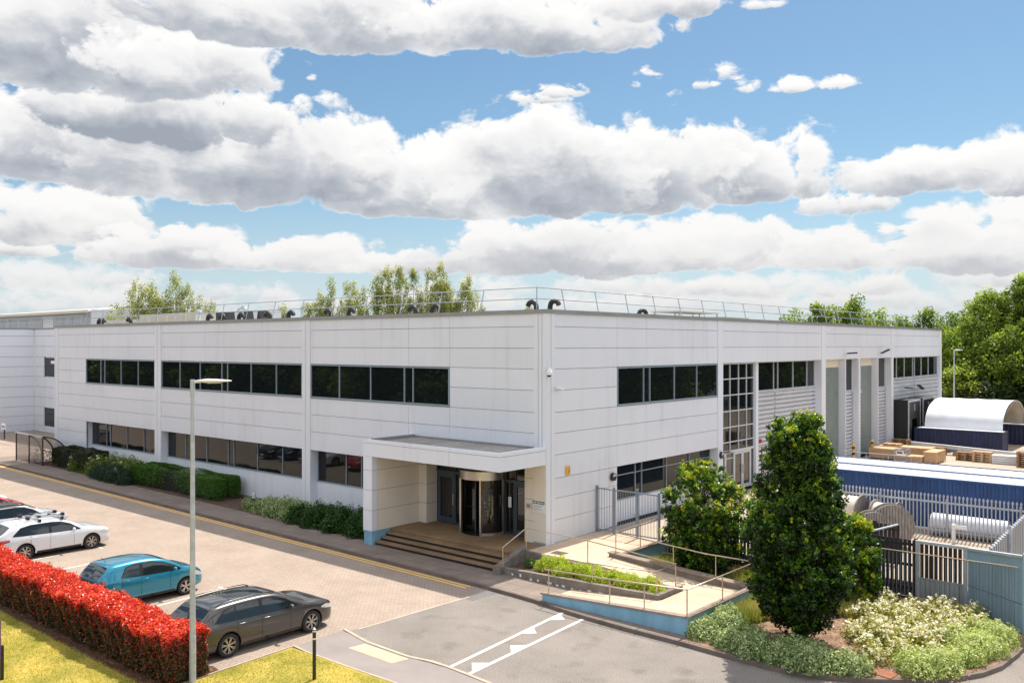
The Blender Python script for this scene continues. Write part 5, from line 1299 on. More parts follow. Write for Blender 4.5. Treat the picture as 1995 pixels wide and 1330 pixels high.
els = [(-48.2+1, 'a'), (-46.3, 'b'), (-41.6, 'c'), (-30.9, 'd'), (-28.9, 'e'), (-27.2, 'f'), (-23.8, 'g'), (-21.9, 'h'), (-17.9, 'i'), (-16.3, 'j'), (-10.9, 'k'), (-9.7, 'l'), (-2.95, 'm'), (-2.15, 'n')]
for i, (x, _) in enumerate(els): 
    a = math.pi if i % 2 == 0 else .0
    if i == len(els)-1: a = .0
    if i == len(els)-2: a = math.pi
    if x < -47.1: x = -46.9
    elbow(x, 3.0, .115 if x > -20 else .13, 10.93, a if i > 1 else 0, 'bent black duct on the roof, %s from the far end of the front row' % ORD[i])
elbow(-3.0, 11.7, .115, 10.80, 1.2, 'bent black duct standing alone behind the side parapet')
# pointed cowls
for i, x in enumerate((-30.2, -28.0, -26.4)):
    mb = MB(); mb.hexa([(x-.35, 3.9, 9.95), (x+.35, 3.9, 9.95), (x+.35, 4.5, 9.95), (x-.35, 4.5, 9.95), (x-.05, 3.9, 11.05), (x+.05, 3.9, 11.05), (x+.05, 4.5, 11.05), (x-.05, 4.5, 11.05)]); o = mb.build('roof_cowl', M['duct']); tag(o, 'pointed black roof cowl behind the bent ducts, %s from the far end' % ORD[i], 'roof cowl', 'pointed roof cowls')
def unit(x0, y0, x1, y1, z1, mat, l, vents=True):
    t = thing('roof_unit', ((x0+x1)/2, (y0+y1)/2, 9.95), l, 'roof unit', 'boxes of plant on the roof')
    mb = MB(); mb.box(x0, y0, 9.95, x1, y1, z1); mb.box(x0-.05, y0-.05, z1, x1+.05, y1+.05, z1+.06); mb.build('casing', mat, t)
    mb = MB(); n = max(2, int((x1-x0)/1.6))
    for k in range(n):
        a = x0+(x1-x0)*(k+.1)/n; b2 = x0+(x1-x0)*(k+.9)/n; mb.box(a, y0-.02, 10.05, b2, y0, z1-.15)
    mb.build('panel', M['pvcin'] if mat is M['beige'] else mat, t)
unit(-62.3, 14, -51.8, 17, 11.75, M['beige'], 'long beige plant box on the roof below the left clump of trees')
unit(-70.5, 14, -62.8, 18, 11.35, M['beige'], 'low beige plant housing left of the long plant box')
unit(-40.0, 9, -38.6, 11, 11.35, M['blackp'], 'small black roof box left of the white roof box')
unit(-38.4, 9, -34.2, 11, 11.35, M['white'], 'white roof box behind the bent ducts')
t = thing('roof_platform', (-6, 23, 9.95), 'slim raised metal platform on the roof behind the side parapet', 'platform')
mb = MB(); mb.box(-7.5, 20.2, 10.92, -5.5, 25.6, 11.0); mb.box(-7.5, 26.4, 10.70, -5.5, 30.2, 10.76); mb.build('deck', M['beige'], t)
for x in (-7.4, -5.6):
    for y in (20.4, 23, 25.4, 26.6, 30): mb = MB(); mb.box(x, y, 9.95, x+.06, y+.06, 10.9 if y < 26 else 10.7); mb.build('leg', M['galv'], t)
for i, (x, y) in enumerate(((-49.6, 13), (-44.5, 14), (-40.8, 12))):
    t = thing('flue_pipe', (x, y, 9.95), 'white roof flue with cowl below the left trees, %s from the far end' % ORD[i], 'flue', 'white flues on the roof')
    mb = MB(); mb.cyl((x, y, 9.95), (x, y, 11.7), .18, n=12); mb.build('pipe', M['white'], t); mb = MB(); mb.cyl((x, y, 11.75), (x, y, 12.0), .34, .2, n=12); mb.build('cowl', M['galv'], t)
# ------------------------------------------------------------------ vegetation
RNG = np.random.default_rng(11)
def leaves(name, P, size, V, mat, parent=None, up=.35, aspect=.55, out=None, matidx=None, rng=RNG, origin=None, kind=None):
    P = np.asarray(P, float); n = len(P)
    if origin is not None: P = P - np.array(origin)
    nr = rng.normal(size=(n, 3)); nr[:, 2] += up*2
    if out is not None: nr += out
    nr /= np.linalg.norm(nr, axis=1)[:, None]
    t = rng.normal(size=(n, 3)); t -= nr*(t*nr).sum(1)[:, None]; t /= np.linalg.norm(t, axis=1)[:, None]
    b = np.cross(nr, t)
    s = (np.broadcast_to(size, (n,))*rng.uniform(.65, 1.3, n))[:, None]
    verts = np.empty((n, 4, 3)); verts[:, 0] = P - t*s*.5; verts[:, 1] = P - b*s*aspect*.5 + nr*s*.08; verts[:, 2] = P + t*s*.5; verts[:, 3] = P + b*s*aspect*.5 + nr*s*.08
    me = bpy.data.meshes.new(name); me.vertices.add(n*4); me.vertices.foreach_set('co', verts.reshape(-1).astype(np.float32))
    me.loops.add(n*4); me.loops.foreach_set('vertex_index', np.arange(n*4, dtype=np.int32))
    me.polygons.add(n); me.polygons.foreach_set('loop_start', np.arange(0, n*4, 4, dtype=np.int32)); me.polygons.foreach_set('loop_total', np.full(n, 4, dtype=np.int32))
    a = me.attributes.new('v', 'FLOAT', 'FACE'); a.data.foreach_set('value', np.clip(V, 0, 1).astype(np.float32))
    for m in (mat if isinstance(mat, list) else [mat]): me.materials.append(m)
    if matidx is not None: me.polygons.foreach_set('material_index', matidx.astype(np.int32))
    me.update(calc_edges=True)
    o = bpy.data.objects.new(name, me); COL.objects.link(o)
    if origin is not None: o.location = origin
    if parent is not None: adopt(o, parent)
    return o

def in_ball(n, rng=RNG, p=.5):
    d = rng.normal(size=(n, 3)); d /= np.linalg.norm(d, axis=1)[:, None]; return d*(rng.uniform(0, 1, n)**p)[:, None]

G_ = lambda a, b, c: (a, b, c)
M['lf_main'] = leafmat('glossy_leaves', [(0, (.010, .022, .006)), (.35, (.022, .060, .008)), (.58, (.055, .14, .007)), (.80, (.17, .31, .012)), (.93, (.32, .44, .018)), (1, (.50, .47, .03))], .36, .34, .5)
M['lf_poplar'] = leafmat('poplar_leaves', [(0, (.13, .15, .05)), (.5, (.30, .33, .09)), (1, (.56, .54, .26))], .45)
M['lf_green'] = leafmat('broad_leaves', [(0, (.06, .095, .018)), (.45, (.14, .215, .03)), (.8, (.30, .39, .055)), (1, (.44, .49, .11))], .45)
M['lf_dark'] = leafmat('dark_leaves', [(0, (.008, .018, .006)), (.6, (.022, .050, .012)), (1, (.06, .10, .02))], .25)
M['lf_red'] = leafmat('red_new_leaves', [(0, (.22, .006, .004)), (.3, (.55, .015, .010)), (.6, (.80, .07, .035)), (.85, (.90, .20, .10)), (1, (.75, .30, .05))], .34, .3, .55)
M['lf_redlow'] = leafmat('old_hedge_leaves', [(0, (.014, .020, .006)), (.40, (.045, .06, .012)), (.58, (.11, .05, .012)), (.75, (.26, .03, .018)), (1, (.52, .04, .03))], .25, .4, .45)
M['lf_box'] = leafmat('clipped_box_leaves', [(0, (.016, .042, .006)), (.5, (.05, .13, .014)), (1, (.12, .25, .025))], .3)
M['lf_yew'] = leafmat('yew_leaves', [(0, (.010, .014, .004)), (.6, (.035, .045, .010)), (1, (.08, .09, .02))], .2)
M['lf_blue'] = leafmat('dark_pine_green', [(0, (.008, .022, .012)), (.6, (.022, .060, .026)), (1, (.05, .11, .045))], .2)
M['lf_silver'] = leafmat('variegated_leaves', [(0, (.05, .10, .035)), (.35, (.20, .30, .11)), (.65, (.52, .58, .28)), (1, (.84, .82, .55))], .3)
M['lf_silver2'] = leafmat('pale_variegated_leaves', [(0, (.10, .17, .04)), (.4, (.27, .37, .09)), (.7, (.55, .60, .24)), (1, (.84, .80, .50))], .32)
M['lf_sedum'] = leafmat('lime_green_leaves', [(0, (.14, .22, .012)), (.5, (.36, .46, .03)), (1, (.58, .62, .08))], .35)
M['lf_rose'] = leafmat('rose_leaves', [(0, (.06, .08, .012)), (.5, (.24, .29, .02)), (.85, (.42, .36, .05)), (1, (.38, .20, .07))], .35)
M['petal'] = leafmat('white_petals', [(0, (.72, .66, .50)), (1, (.85, .83, .74))], .3)
M['lf_grass'] = leafmat('grass_blades', [(0, (.10, .14, .03)), (.4, (.22, .28, .045)), (.7, (.42, .38, .14)), (1, (.56, .44, .26))], .35)
M['lf_lawn'] = leafmat('lawn_blades', [(0, (.20, .24, .008)), (.5, (.36, .36, .010)), (.85, (.50, .41, .015)), (1, (.56, .43, .06))], .3)
M['lf_dry'] = leafmat('dry_leaf_litter', [(0, (.06, .03, .015)), (.6, (.22, .10, .05)), (1, (.50, .30, .18))], .1)
M['stem'] = pm('green_stem', (.10, .08, .04), .8)

def trunk(mb, base, top, r, limbs, spread, rng=rnd, m=0):
    b = Vector(base); t = Vector(top); pts = [b + (t-b)*k/6 + Vector((rng.uniform(-.05, .05), rng.uniform(-.05, .05), 0))*(t.z-b.z)*.2*(1 if 0 < k < 6 else 0) for k in range(7)]
    mb.tube(pts, r, 8, m, [r*(1-.8*k/6) for k in range(7)])
    for i in range(limbs):
        k = rng.uniform(.15, .85); p = b+(t-b)*k; a = rng.uniform(0, 6.28); h = (t.z-b.z)*rng.uniform(.15, .3)
        q = p+Vector((math.cos(a)*spread*rng.uniform(.5, 1), math.sin(a)*spread*rng.uniform(.5, 1), h)); mid = (p+q)/2+Vector((0, 0, -h*.15))
        mb.tube([p, mid, q], r*.3, 6, m, [r*.38*(1-k*.5), r*.25, r*.07])

def crown(base, z0, z1, prof, nclump, crad, nleaf, bright=0., rng=RNG, ytop=.0, shell=.5, asym=0., flat=1., rosette=0):
    """prof(h)-> radius for h 0..1 ; returns points and tone (tone: leaf age, newer at shoot tips, plus painted sunlight on clump tops)"""
    hs = rng.uniform(0, 1, nclump*3); rad = np.array([prof(h) for h in hs]); keep = rng.uniform(0, rad.max(), len(hs)) < rad; hs = hs[keep][:nclump]; rad = rad[keep][:nclump]
    n = len(hs); an = rng.uniform(0, 2*math.pi, n); rr = rad*(rng.uniform(0, 1, n)**shell)
    C = np.stack([base[0]+rr*np.cos(an)*(1+asym), base[1]+rr*np.sin(an), z0+hs*(z1-z0)], 1)
    cr = crad*rng.uniform(.6, 1.35, n); w = cr**2; idx = rng.choice(n, nleaf, p=w/w.sum())
    o = in_ball(nleaf, rng, .4); P = C[idx]+o*cr[idx][:, None]*np.array([1, 1, flat])
    tone = rng.normal(.38, .13, n)[idx] + bright + rng.normal(0, .12, nleaf) + .22*np.clip(o[:, 2], -1, 1)  # upper side of each clump lighter, sunlight put into the tone
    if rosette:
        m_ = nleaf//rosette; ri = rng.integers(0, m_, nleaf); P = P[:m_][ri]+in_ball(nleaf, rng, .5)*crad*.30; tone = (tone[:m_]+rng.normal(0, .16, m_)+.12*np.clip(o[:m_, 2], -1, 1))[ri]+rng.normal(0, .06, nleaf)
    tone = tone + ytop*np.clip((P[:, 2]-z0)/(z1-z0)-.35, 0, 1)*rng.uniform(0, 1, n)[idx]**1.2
    return P, tone
def tree(name, loc, label, cat, group, z1, z0, prof, nc, cr, nl, ls, lm, bark, tr=.12, limbs=10, ytop=0, bright=0, aspect=.6, shell=.5, asym=0., up=.35, flat=1., rosette=0):
    t = thing(name, loc, label, cat, group)
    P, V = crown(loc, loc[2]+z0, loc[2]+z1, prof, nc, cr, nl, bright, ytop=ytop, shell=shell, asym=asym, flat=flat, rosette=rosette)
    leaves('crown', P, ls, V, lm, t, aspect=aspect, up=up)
    mb = MB(); rm = max(prof(h/10) for h in range(11)); trunk(mb, (loc[0], loc[1], loc[2]-.1), (loc[0], loc[1], loc[2]+z1*.85), tr, limbs, rm*.7); mb.build('trunk', bark, t)
    return t
def lerp(keys): return lambda h: crom(keys, h)

# three glossy trees by the ramp
tree('ornamental_tree', (11.64, -2.62, .13), 'tallest glossy dark green tree with lime shoot tips standing in the island bed', 'tree', 'glossy trees by the ramp', 6.55, .30,
     lerp([(0, .25), (.08, .8), (.2, 1.28), (.42, 1.45), (.60, 1.28), (.78, 1.0), (.9, .80), (.96, .66), (1, .5)]), 460, .28, 105000, .092, M['lf_main'], M['bark'], .11, 40, ytop=.32, bright=-.02, shell=.46, rosette=10)
tree('ornamental_tree', (5.95, 2.15, .1), 'rounded glossy tree with yellow tips between the barred gate and the tall tree', 'tree', 'glossy trees by the ramp', 4.15, .15,
     lerp([(0, .7), (.1, 1.1), (.3, 1.42), (.6, 1.5), (.8, 1.3), (.92, .95), (1, .6)]), 260, .29, 42000, .10, M['lf_main'], M['bark'], .09, 26, ytop=.50, bright=.06, shell=.40, rosette=12)
tree('ornamental_tree', (11.35, 2.15, .13), 'lower glossy tree half hidden behind the right side of the tall tree', 'tree', 'glossy trees by the ramp', 2.85, .1,
     lerp([(0, .7), (.15, .95), (.5, 1.02), (.8, .80), (1, .4)]), 130, .28, 28000, .10, M['lf_main'], M['bark'], .08, 20, ytop=.45, bright=.16, shell=.42, rosette=12)
tree('ornamental_tree', (8.5, 1.9, .13), 'small glossy tree filling the gap just left of the tall tree', 'tree', 'glossy trees by the ramp', 3.6, .3,
     lerp([(0, .3), (.2, .5), (.5, .7), (.8, .6), (1, .3)]), 60, .26, 8000, .10, M['lf_main'], M['bark'], .06, 8, ytop=.6, bright=.08, shell=.42)

# poplars behind the roof on the left
def poplar(loc, h, w, label, name='poplar', group='poplars behind the building', nl=3600, dens=.5):
    wf = w*1.2
    return tree(name, loc, label, 'tree', group, h, h*.30, lerp([(0, wf*.7), (.3, wf), (.65, wf*.8), (.85, wf*.5), (1, wf*.12)]), int(120*max(1, wf/1.4)), .42, int(nl*2.2), .22, M['lf_poplar'], M['barkp'], .18, 16, shell=.6, bright=.14, flat=1.9)
pop = [(-83.9, 41.9, 13.6, .9), (-81.4, 44.0, 15.3, 1.1), (-78.8, 46.2, 15.4, 1.7), (-77.6, 47.3, 16.8, 1.2), (-76.4, 48.3, 17.9, 1.2), (-74.4, 50.1, 18.5, 1.7), (-73.1, 51.2, 17.2, 1.2), (-71.5, 52.5, 19.0, 1.2),
       (-70.4, 53.5, 20.3, 2.1), (-69.2, 54.5, 20.0, 1.8), (-67.7, 55.8, 19.4, 1.6), (-65.9, 57.3, 19.7, 1.7), (-64.8, 58.2, 20.3, 1.9), (-63.9, 59.0, 18.3, 2.0), (-61.9, 60.7, 18.4, 2.0), (-60.4, 62.0, 14.4, 1.0), (-55.5, 66.2, 14.8, 1.4)]
hd = ['short sparse', 'sparse', 'bushy low', 'narrow', 'narrow loose', 'broad', 'thin', 'slim upright', 'tallest broad', 'broad tall', 'loose', 'upright', 'tall thick', 'rounded', 'yellowish broad', 'tiny topped', 'lone low']
for i, (x, y, h, w) in enumerate(pop):
    poplar((x, y, 0), h-.3, w, '%s poplar crown above the front parapet, %s in the row counted from the left' % (hd[i], ORD[i]), nl=int(2300*w))
lc = [(-92.2, 25.6, 14.1, 2.0), (-90.0, 27.4, 17.2, 2.3), (-88.6, 28.5, 17.2, 1.9), (-87.5, 29.6, 15.7, 2.2), (-86.2, 30.7, 18.6, 1.7), (-85.1, 31.7, 16.7, 1.9), (-83.9, 32.7, 15.4, 1.6), (-82.7, 33.8, 14.5, 1.5)]
h2 = ['low green', 'spreading', 'wispy topped', 'mid height', 'tallest spire-like', 'forked', 'short', 'thinnest low']
for i, (x, y, h, w) in enumerate(lc):
    poplar((x, y, 0), h, w, '%s tree of the left clump beyond the roof plant, %s from the left' % (h2[i], ORD[i]), group='left clump of trees beyond the roof', nl=int(1700*w))
# broad trees on the right
def broad(loc, h, w, label, name='broadleaf_tree', group='trees beyond the yard', nl=9000, bright=0., z0=.12, lm='lf_green', ls=.42, cr=1.0, nc=90):
    return tree(name, loc, label, 'tree', group, h, h*z0, lerp([(0, w*.6), (.25, w*.95), (.55, w), (.8, w*.75), (1, w*.2)]), nc, cr, nl, ls, M[lm], M['bark'], .3, 16, bright=bright, shell=.5)
rt = [(-28.7, 93.1, 13.4, 3.2, 0, 'leftmost of the round trees rising over the side parapet'), (-26.2, 95.2, 14.4, 3.6, .05, 'round yellow-green tree over the side parapet, second from the left'), (-24.0, 97.1, 15.1, 3.2, 0, 'darker round tree over the side parapet, third from the left'),
      (-21.7, 98.8, 15.3, 3.4, .08, 'highest ragged-topped tree over the side parapet'), (-19.5, 100.5, 13.6, 3.4, .10, 'lower yellow-green tree to the right of the ragged-topped one'), (-17.2, 102.4, 12.6, 3.2, .1, 'low tree near the far end of the roof rail'),
      (-14.3, 104.7, 13.2, 3.6, -.12, 'dark distant tree just past the end of the roof rail'), (-12.0, 107, 13.2, 3.6, -.12, 'dark distant tree touching the tall tree at the right')]
for x, y, h, w, b, l in rt: broad((x, y, 0), h, w, l, bright=b+.08, group='trees over the side parapet', nl=8000)
rb = [(-4.3, 79, 10.5, 3.0, .05, 'narrow light tree rising right at the end of the side facade'), (-1.4, 82.5, 14.6, 3.6, .08, 'tall feathery tree, left of the big crown at the right edge'), (2.9, 84.5, 17.2, 4.6, .06, 'biggest airy tree with layered crown at the right edge'), (9.5, 88, 17.5, 5, .0, 'tall tree partly outside the right edge of the picture'),
      (1.6, 78.5, 10.5, 3.2, -.02, 'darker mid-height tree under the biggest tree'), (-2.6, 76.6, 6.6, 2.6, .10, 'bright low bushy tree behind the far lamp post'), (6.0, 80.5, 12.5, 3.6, .0, 'mid-height tree filling the right edge below the big crown')]
for x, y, h, w, b, l in rb: broad((x, y, .7), h-.7, w, l, bright=b+.10, nl=int(26000*w*w*h/17/16) if h > 12 else 9000, ls=.34, nc=int(40+h*14), cr=.85)
def bushes(pts, name, label_fn, cat, group, lm, r, h, nl, ls, base=0., V=.45, jit=.12, flat=1., extra=None, up=.3, stems=True):
    out = []
    for i, p in enumerate(pts):
        x, y = p[0], p[1]; s = p[2] if len(p) > 2 else 1.
        t = thing(name, (x, y, base), label_fn(i), cat, group)
        n = int(nl*s*s); d = in_ball(n, RNG, .28); d[:, 2] = np.abs(d[:, 2])
        lump = 1+.20*np.sin(d[:, 0]*7+i)*np.cos(d[:, 1]*6+2*i)+.12*np.sin(d[:, 0]*15+3*i)*np.sin(d[:, 2]*13)
        P = d*np.array([r*s, r*s, h*s])*lump[:, None]+np.array([x, y, base+.02])
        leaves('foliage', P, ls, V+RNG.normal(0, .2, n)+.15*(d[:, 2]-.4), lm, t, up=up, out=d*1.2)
        if stems:
            mb = MB()
            for k in range(4): a = k*1.57+i; mb.tube([(x, y, base-.03), (x+math.cos(a)*r*s*.5, y+math.sin(a)*r*s*.5, base+h*s*.6)], .012, 5)
            mb.build('stem', M['stem'], t)
        if extra: extra(t, x, y, s, d, P, i)
        out.append(t)
    return out
# undergrowth bank at the right
UG = [(-6.2+k*1.9, 75.5+(k % 3)*1.3, 1.0+.25*(k % 2)) for k in range(8)]
bushes(UG, 'bush', lambda i: 'dense dark bush of the bank behind the shelter, %s from the building end' % ORD[i], 'bush', 'bushes on the bank', M['lf_dark'], 2.4, 3.6, 5200, .30, .6, .6)

# ---- red hedge
HX0, HX1, HY0, HY1, HZ = -27.0, .72, -16.62, -15.42, 1.34
n = 210000
x = RNG.uniform(HX0, HX1, n); s_ = RNG.uniform(0, 1, n)
# shell sampling: top, front, back, end
kind_ = RNG.choice(4, n, p=[.42, .40, .13, .05])
y = np.where(kind_ == 0, RNG.uniform(HY0, HY1, n), np.where(kind_ == 1, HY0+np.abs(RNG.normal(0, .10, n)), np.where(kind_ == 2, HY1-np.abs(RNG.normal(0, .10, n)), RNG.uniform(HY0, HY1, n))))
z = np.where(kind_ == 0, HZ-np.abs(RNG.normal(0, .10, n)), RNG.uniform(.12, HZ, n)); x = np.where(kind_ == 3, HX1-np.abs(RNG.normal(0, .12, n)), x)
wob = .07*np.sin(x*1.3)+.04*np.sin(x*3.3+1.7)+.03*np.sin(x*7.1+y*5); z = z+wob*(z/HZ)+RNG.normal(0, .045, n)*(kind_ == 0); y = y+.035*np.sin(x*2.1+z*4)+.03*np.sin(x*5.7)+.04*np.sin(x*11+z*9)
edge = np.clip((np.abs(y-(HY0+HY1)/2)-.35)/.3, 0, 1); z -= .10*edge*(z > HZ*.8)
# weighted density: nearer part fuller
keep = RNG.uniform(0, 1, n) < np.clip(1.0+(x-2)*.026, .42, 1); x, y, z, kind_ = x[keep], y[keep], z[keep], kind_[keep]; n = len(x)
H0 = HZ+.07*np.sin(x*1.3)+.04*np.sin(x*3.3+1.7)
clump = .05*np.sin(x*4.7+2)+.05*np.sin(x*11+y*8)
isred = (z > H0-.20+clump+RNG.normal(0, .09, n)) | (RNG.uniform(0, 1, n) > .965) 
t = thing('hedge', (-12, -16, .05), 'long clipped hedge with bright red leaves on top, between the lawn and the parked cars', 'hedge')
V = np.where(isred, np.clip(RNG.normal(.46, .24, n)+.3*(RNG.uniform(0, 1, n) > .92), 0, 1), np.clip(RNG.normal(.40, .22, n)+.5*np.clip((z-.45)/.8, 0, 1)*(RNG.uniform(0, 1, n) > .45), 0, 1))
outv = np.stack([np.where(kind_ == 3, 1.2, 0), np.where(kind_ == 1, -1.0, np.where(kind_ == 2, 1., 0)), np.where(kind_ == 0, 1., .2)], 1)
leaves('foliage', np.stack([x, y, z], 1), np.where(isred, .085, .075), V, [M['lf_red'], M['lf_redlow']], t, out=outv, matidx=np.where(isred, 0, 1), aspect=.45, up=.2)
mb = MB(); xx = HX0+.2
while xx < HX1-.1:
    mb.tube([(xx, -16.0, .0), (xx+rnd.uniform(-.2, .2), -16+rnd.uniform(-.35, .35), 1.05)], .018, 5); xx += .16
mb.build('stem', M['bark'], t)
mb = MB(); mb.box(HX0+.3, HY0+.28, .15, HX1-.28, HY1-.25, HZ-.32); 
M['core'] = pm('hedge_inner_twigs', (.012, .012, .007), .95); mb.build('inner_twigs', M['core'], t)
# loose shoots
# ---- hedges and shrubs in the facade bed
def clipped(name, x0, x1, y0, y1, h, label, lm, nl, ls, base=.12, rnd_=.25, V=.5, cat='hedge', group=None):
    t = thing(name, ((x0+x1)/2, (y0+y1)/2, base), label, cat, group)
    a = (x1-x0)/2; b = (y1-y0)/2; cx_, cy_ = (x0+x1)/2, (y0+y1)/2
    d = RNG.normal(size=(nl, 3)); d /= np.linalg.norm(d, axis=1)[:, None]; d[:, 2] = np.abs(d[:, 2])
    e = .42; q = np.sign(d)*np.abs(d)**e; q /= np.maximum.reduce([np.abs(q[:, 0]), np.abs(q[:, 1]), np.abs(q[:, 2])])[:, None]**(1-rnd_)
    q *= (1-np.abs(RNG.normal(0, .05, nl)))[:, None]
    lump = 1+.03*np.sin(q[:, 0]*9)+.03*np.cos(q[:, 1]*7+q[:, 0]*5)
    P = np.stack([cx_+q[:, 0]*a, cy_+q[:, 1]*b, base+q[:, 2]*h*lump], 1)
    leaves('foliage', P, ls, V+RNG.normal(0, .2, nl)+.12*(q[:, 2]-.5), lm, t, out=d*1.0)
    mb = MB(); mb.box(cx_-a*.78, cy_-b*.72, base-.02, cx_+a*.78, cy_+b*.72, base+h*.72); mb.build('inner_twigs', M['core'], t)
    return t
clipped('hedge', -44.3, -38.2, -1.60, -.05, 1.45, 'dark clipped yew hedge block beside the bike shelter', M['lf_yew'], 26000, .09, V=.4)
clipped('hedge', -32.3, -22.0, -1.75, .05, 1.30, 'bright green clipped box hedge running under the middle windows', M['lf_box'], 46000, .085, V=.55)
fl = []
def flowers(n_, sz, hmin):
    def f(t, x, y, s, d, P, i):
        sel = P[(d[:, 2] > hmin)]; sel = sel[RNG.choice(len(sel), min(len(sel), int(n_*s)), replace=False)]+np.array([0, 0, .04])
        PP = np.repeat(sel, 4, axis=0)+RNG.normal(0, sz*.35, (len(sel)*4, 3))
        leaves('blossom', PP, sz, RNG.uniform(0, 1, len(PP)), M['petal'], t, aspect=.9, up=.8)
    return f
bushes([(-40.6, -1.15, .9), (-38.9, -.9, 1.), (-37.4, -1.2, 1.05), (-36.9, -.3, 1.1), (-35.0, -.35, 1.1), (-33.6, -.3, 1.0)], 'flowering_shrub', lambda i: 'white flowered green shrub under the far windows, %s from the left' % ORD[i], 'shrub', 'white flowered shrubs', M['lf_green'], .85, 1.15, 3400, .11, .12, .38, extra=flowers(40, .14, .35))
bushes([(-36.4, -1.75, .8), (-35.4, -1.85, .95), (-34.3, -1.95, .95), (-33.3, -1.9, 1.), (-32.6, -1.2, .9), (-34.8, -1.2, .9), (-32.0, -1.95, .95)], 'mounded_shrub', lambda i: 'dark blue-green mounded shrub before the clipped box hedge, %s from the left' % ORD[i], 'shrub', 'dark mounded shrubs', M['lf_blue'], .72, 1.0, 4200, .075, .12, .5)
bushes([(-18.9, -1.45, .8), (-18.0, -.8, .9), (-17.5, -1.65, .95), (-16.7, -.7, 1.), (-16.3, -1.75, 1.0), (-15.4, -.9, 1.), (-15.0, -1.85, .9), (-14.3, -1.0, .9)], 'silvery_shrub', lambda i: 'low silvery variegated shrub under the front windows, %s from the left' % ORD[i], 'shrub', 'silvery shrubs below the front windows', M['lf_silver'], .72, .75, 2600, .085, .12, .40)
bushes([(-14.0, -1.9, .9), (-13.2, -1.2, 1.), (-12.6, -1.95, 1.), (-11.7, -1.2, 1.05), (-11.0, -1.9, 1.05), (-10.2, -1.1, 1.05), (-9.4, -1.8, 1.05), (-8.8, -.9, 1.)], 'feathery_shrub', lambda i: 'feathery dark green shrub running up to the porch wall, %s from the left' % ORD[i], 'shrub', 'feathery shrubs by the porch', M['lf_box'], .85, .95, 4200, .11, .12, .25, up=.7)
# ---- planter mounds
pm_ = [(.75, -1.95, .55)]+[(1.55+k*.50, -1.98+.28*math.sin(k*2.3)-.0, .95-.012*k+.12*math.sin(k*1.7)) for k in range(11)]+[(2.1+k*.75, -1.62, .75) for k in range(6)]
bushes(pm_, 'green_mound', lambda i: 'dark small green clump at the steps end of the planter' if i == 0 else ('lime green mound in the stone planter, %s along its front from the steps' % ORD[i-1] if i < 12 else 'lime green mound in the back row of the planter, %s from the steps' % ORD[i-12]), 'plant', 'lime green mounds in the planter', M['lf_sedum'], .44, .52, 2300, .06, .38, .62, stems=False)
for o in list(COL.objects):
    if o.name.startswith('green_mound') and 'dark small' in o.get('label', ''):
        for ch in o.children: ch.data.materials[0] = M['lf_box']
# ---- island bed planting
row = [(9.35, -4.2), (9.6, -3.4), (10.3, -4.45), (10.6, -3.8), (11.1, -4.65), (11.9, -4.75), (12.0, -4.1), (12.7, -4.75), (13.2, -4.35), (13.7, -4.2), (9.3, -2.7), (12.5, -3.9)]
bushes([(a, b, 1.+.12*math.sin(i*2.1)) for i, (a, b) in enumerate(row)], 'silvery_shrub', lambda i: 'silvery variegated shrub along the left kerb of the island bed, %s from the blue wall' % ORD[i], 'shrub', 'silvery shrubs on the island kerb', M['lf_silver'], .62, .50, 3200, .07, .13, .42)
row2 = [(15.15, -3.3), (15.5, -2.7), (15.6, -2.0), (15.9, -1.5), (15.9, -.8), (16.2, -.3), (15.9, .2), (16.2, .7), (15.8, 1.1), (16.2, 1.4), (14.95, -2.9), (15.4, -.2)]
bushes([(a, b, 1.0+.15*math.sin(i*1.9)) for i, (a, b) in enumerate(row2)], 'silvery_shrub', lambda i: 'pale silvery shrub on the island bed right of the roses, %s from the tip' % ORD[i], 'shrub', 'silvery shrubs right of the roses', M['lf_silver2'], .56, .50, 2900, .065, .13, .55)
rs = []
for i in range(400):
    x, y = rnd.uniform(12.4, 15.6), rnd.uniform(-3.2, 2.9)
    if y < -3.3+abs(x-14)*.9 or x > 15.3-.0 and y < .5 or (x < 13.0 and y < -1.5): continue
    if all((x-a)**2+(y-b)**2 > .50**2 for a, b in rs): rs.append((x, y))
    if len(rs) >= 34: break
rs.sort()
bushes([(a, b, rnd.uniform(.8, 1.15)) for a, b in rs], 'rose_bush', lambda i: 'low white flowering rose bush in the massed roses of the island bed', 'rose bush', 'white roses in the island bed', M['lf_rose'], .46, .52, 620, .07, .13, .55, extra=flowers(34, .085, .35))
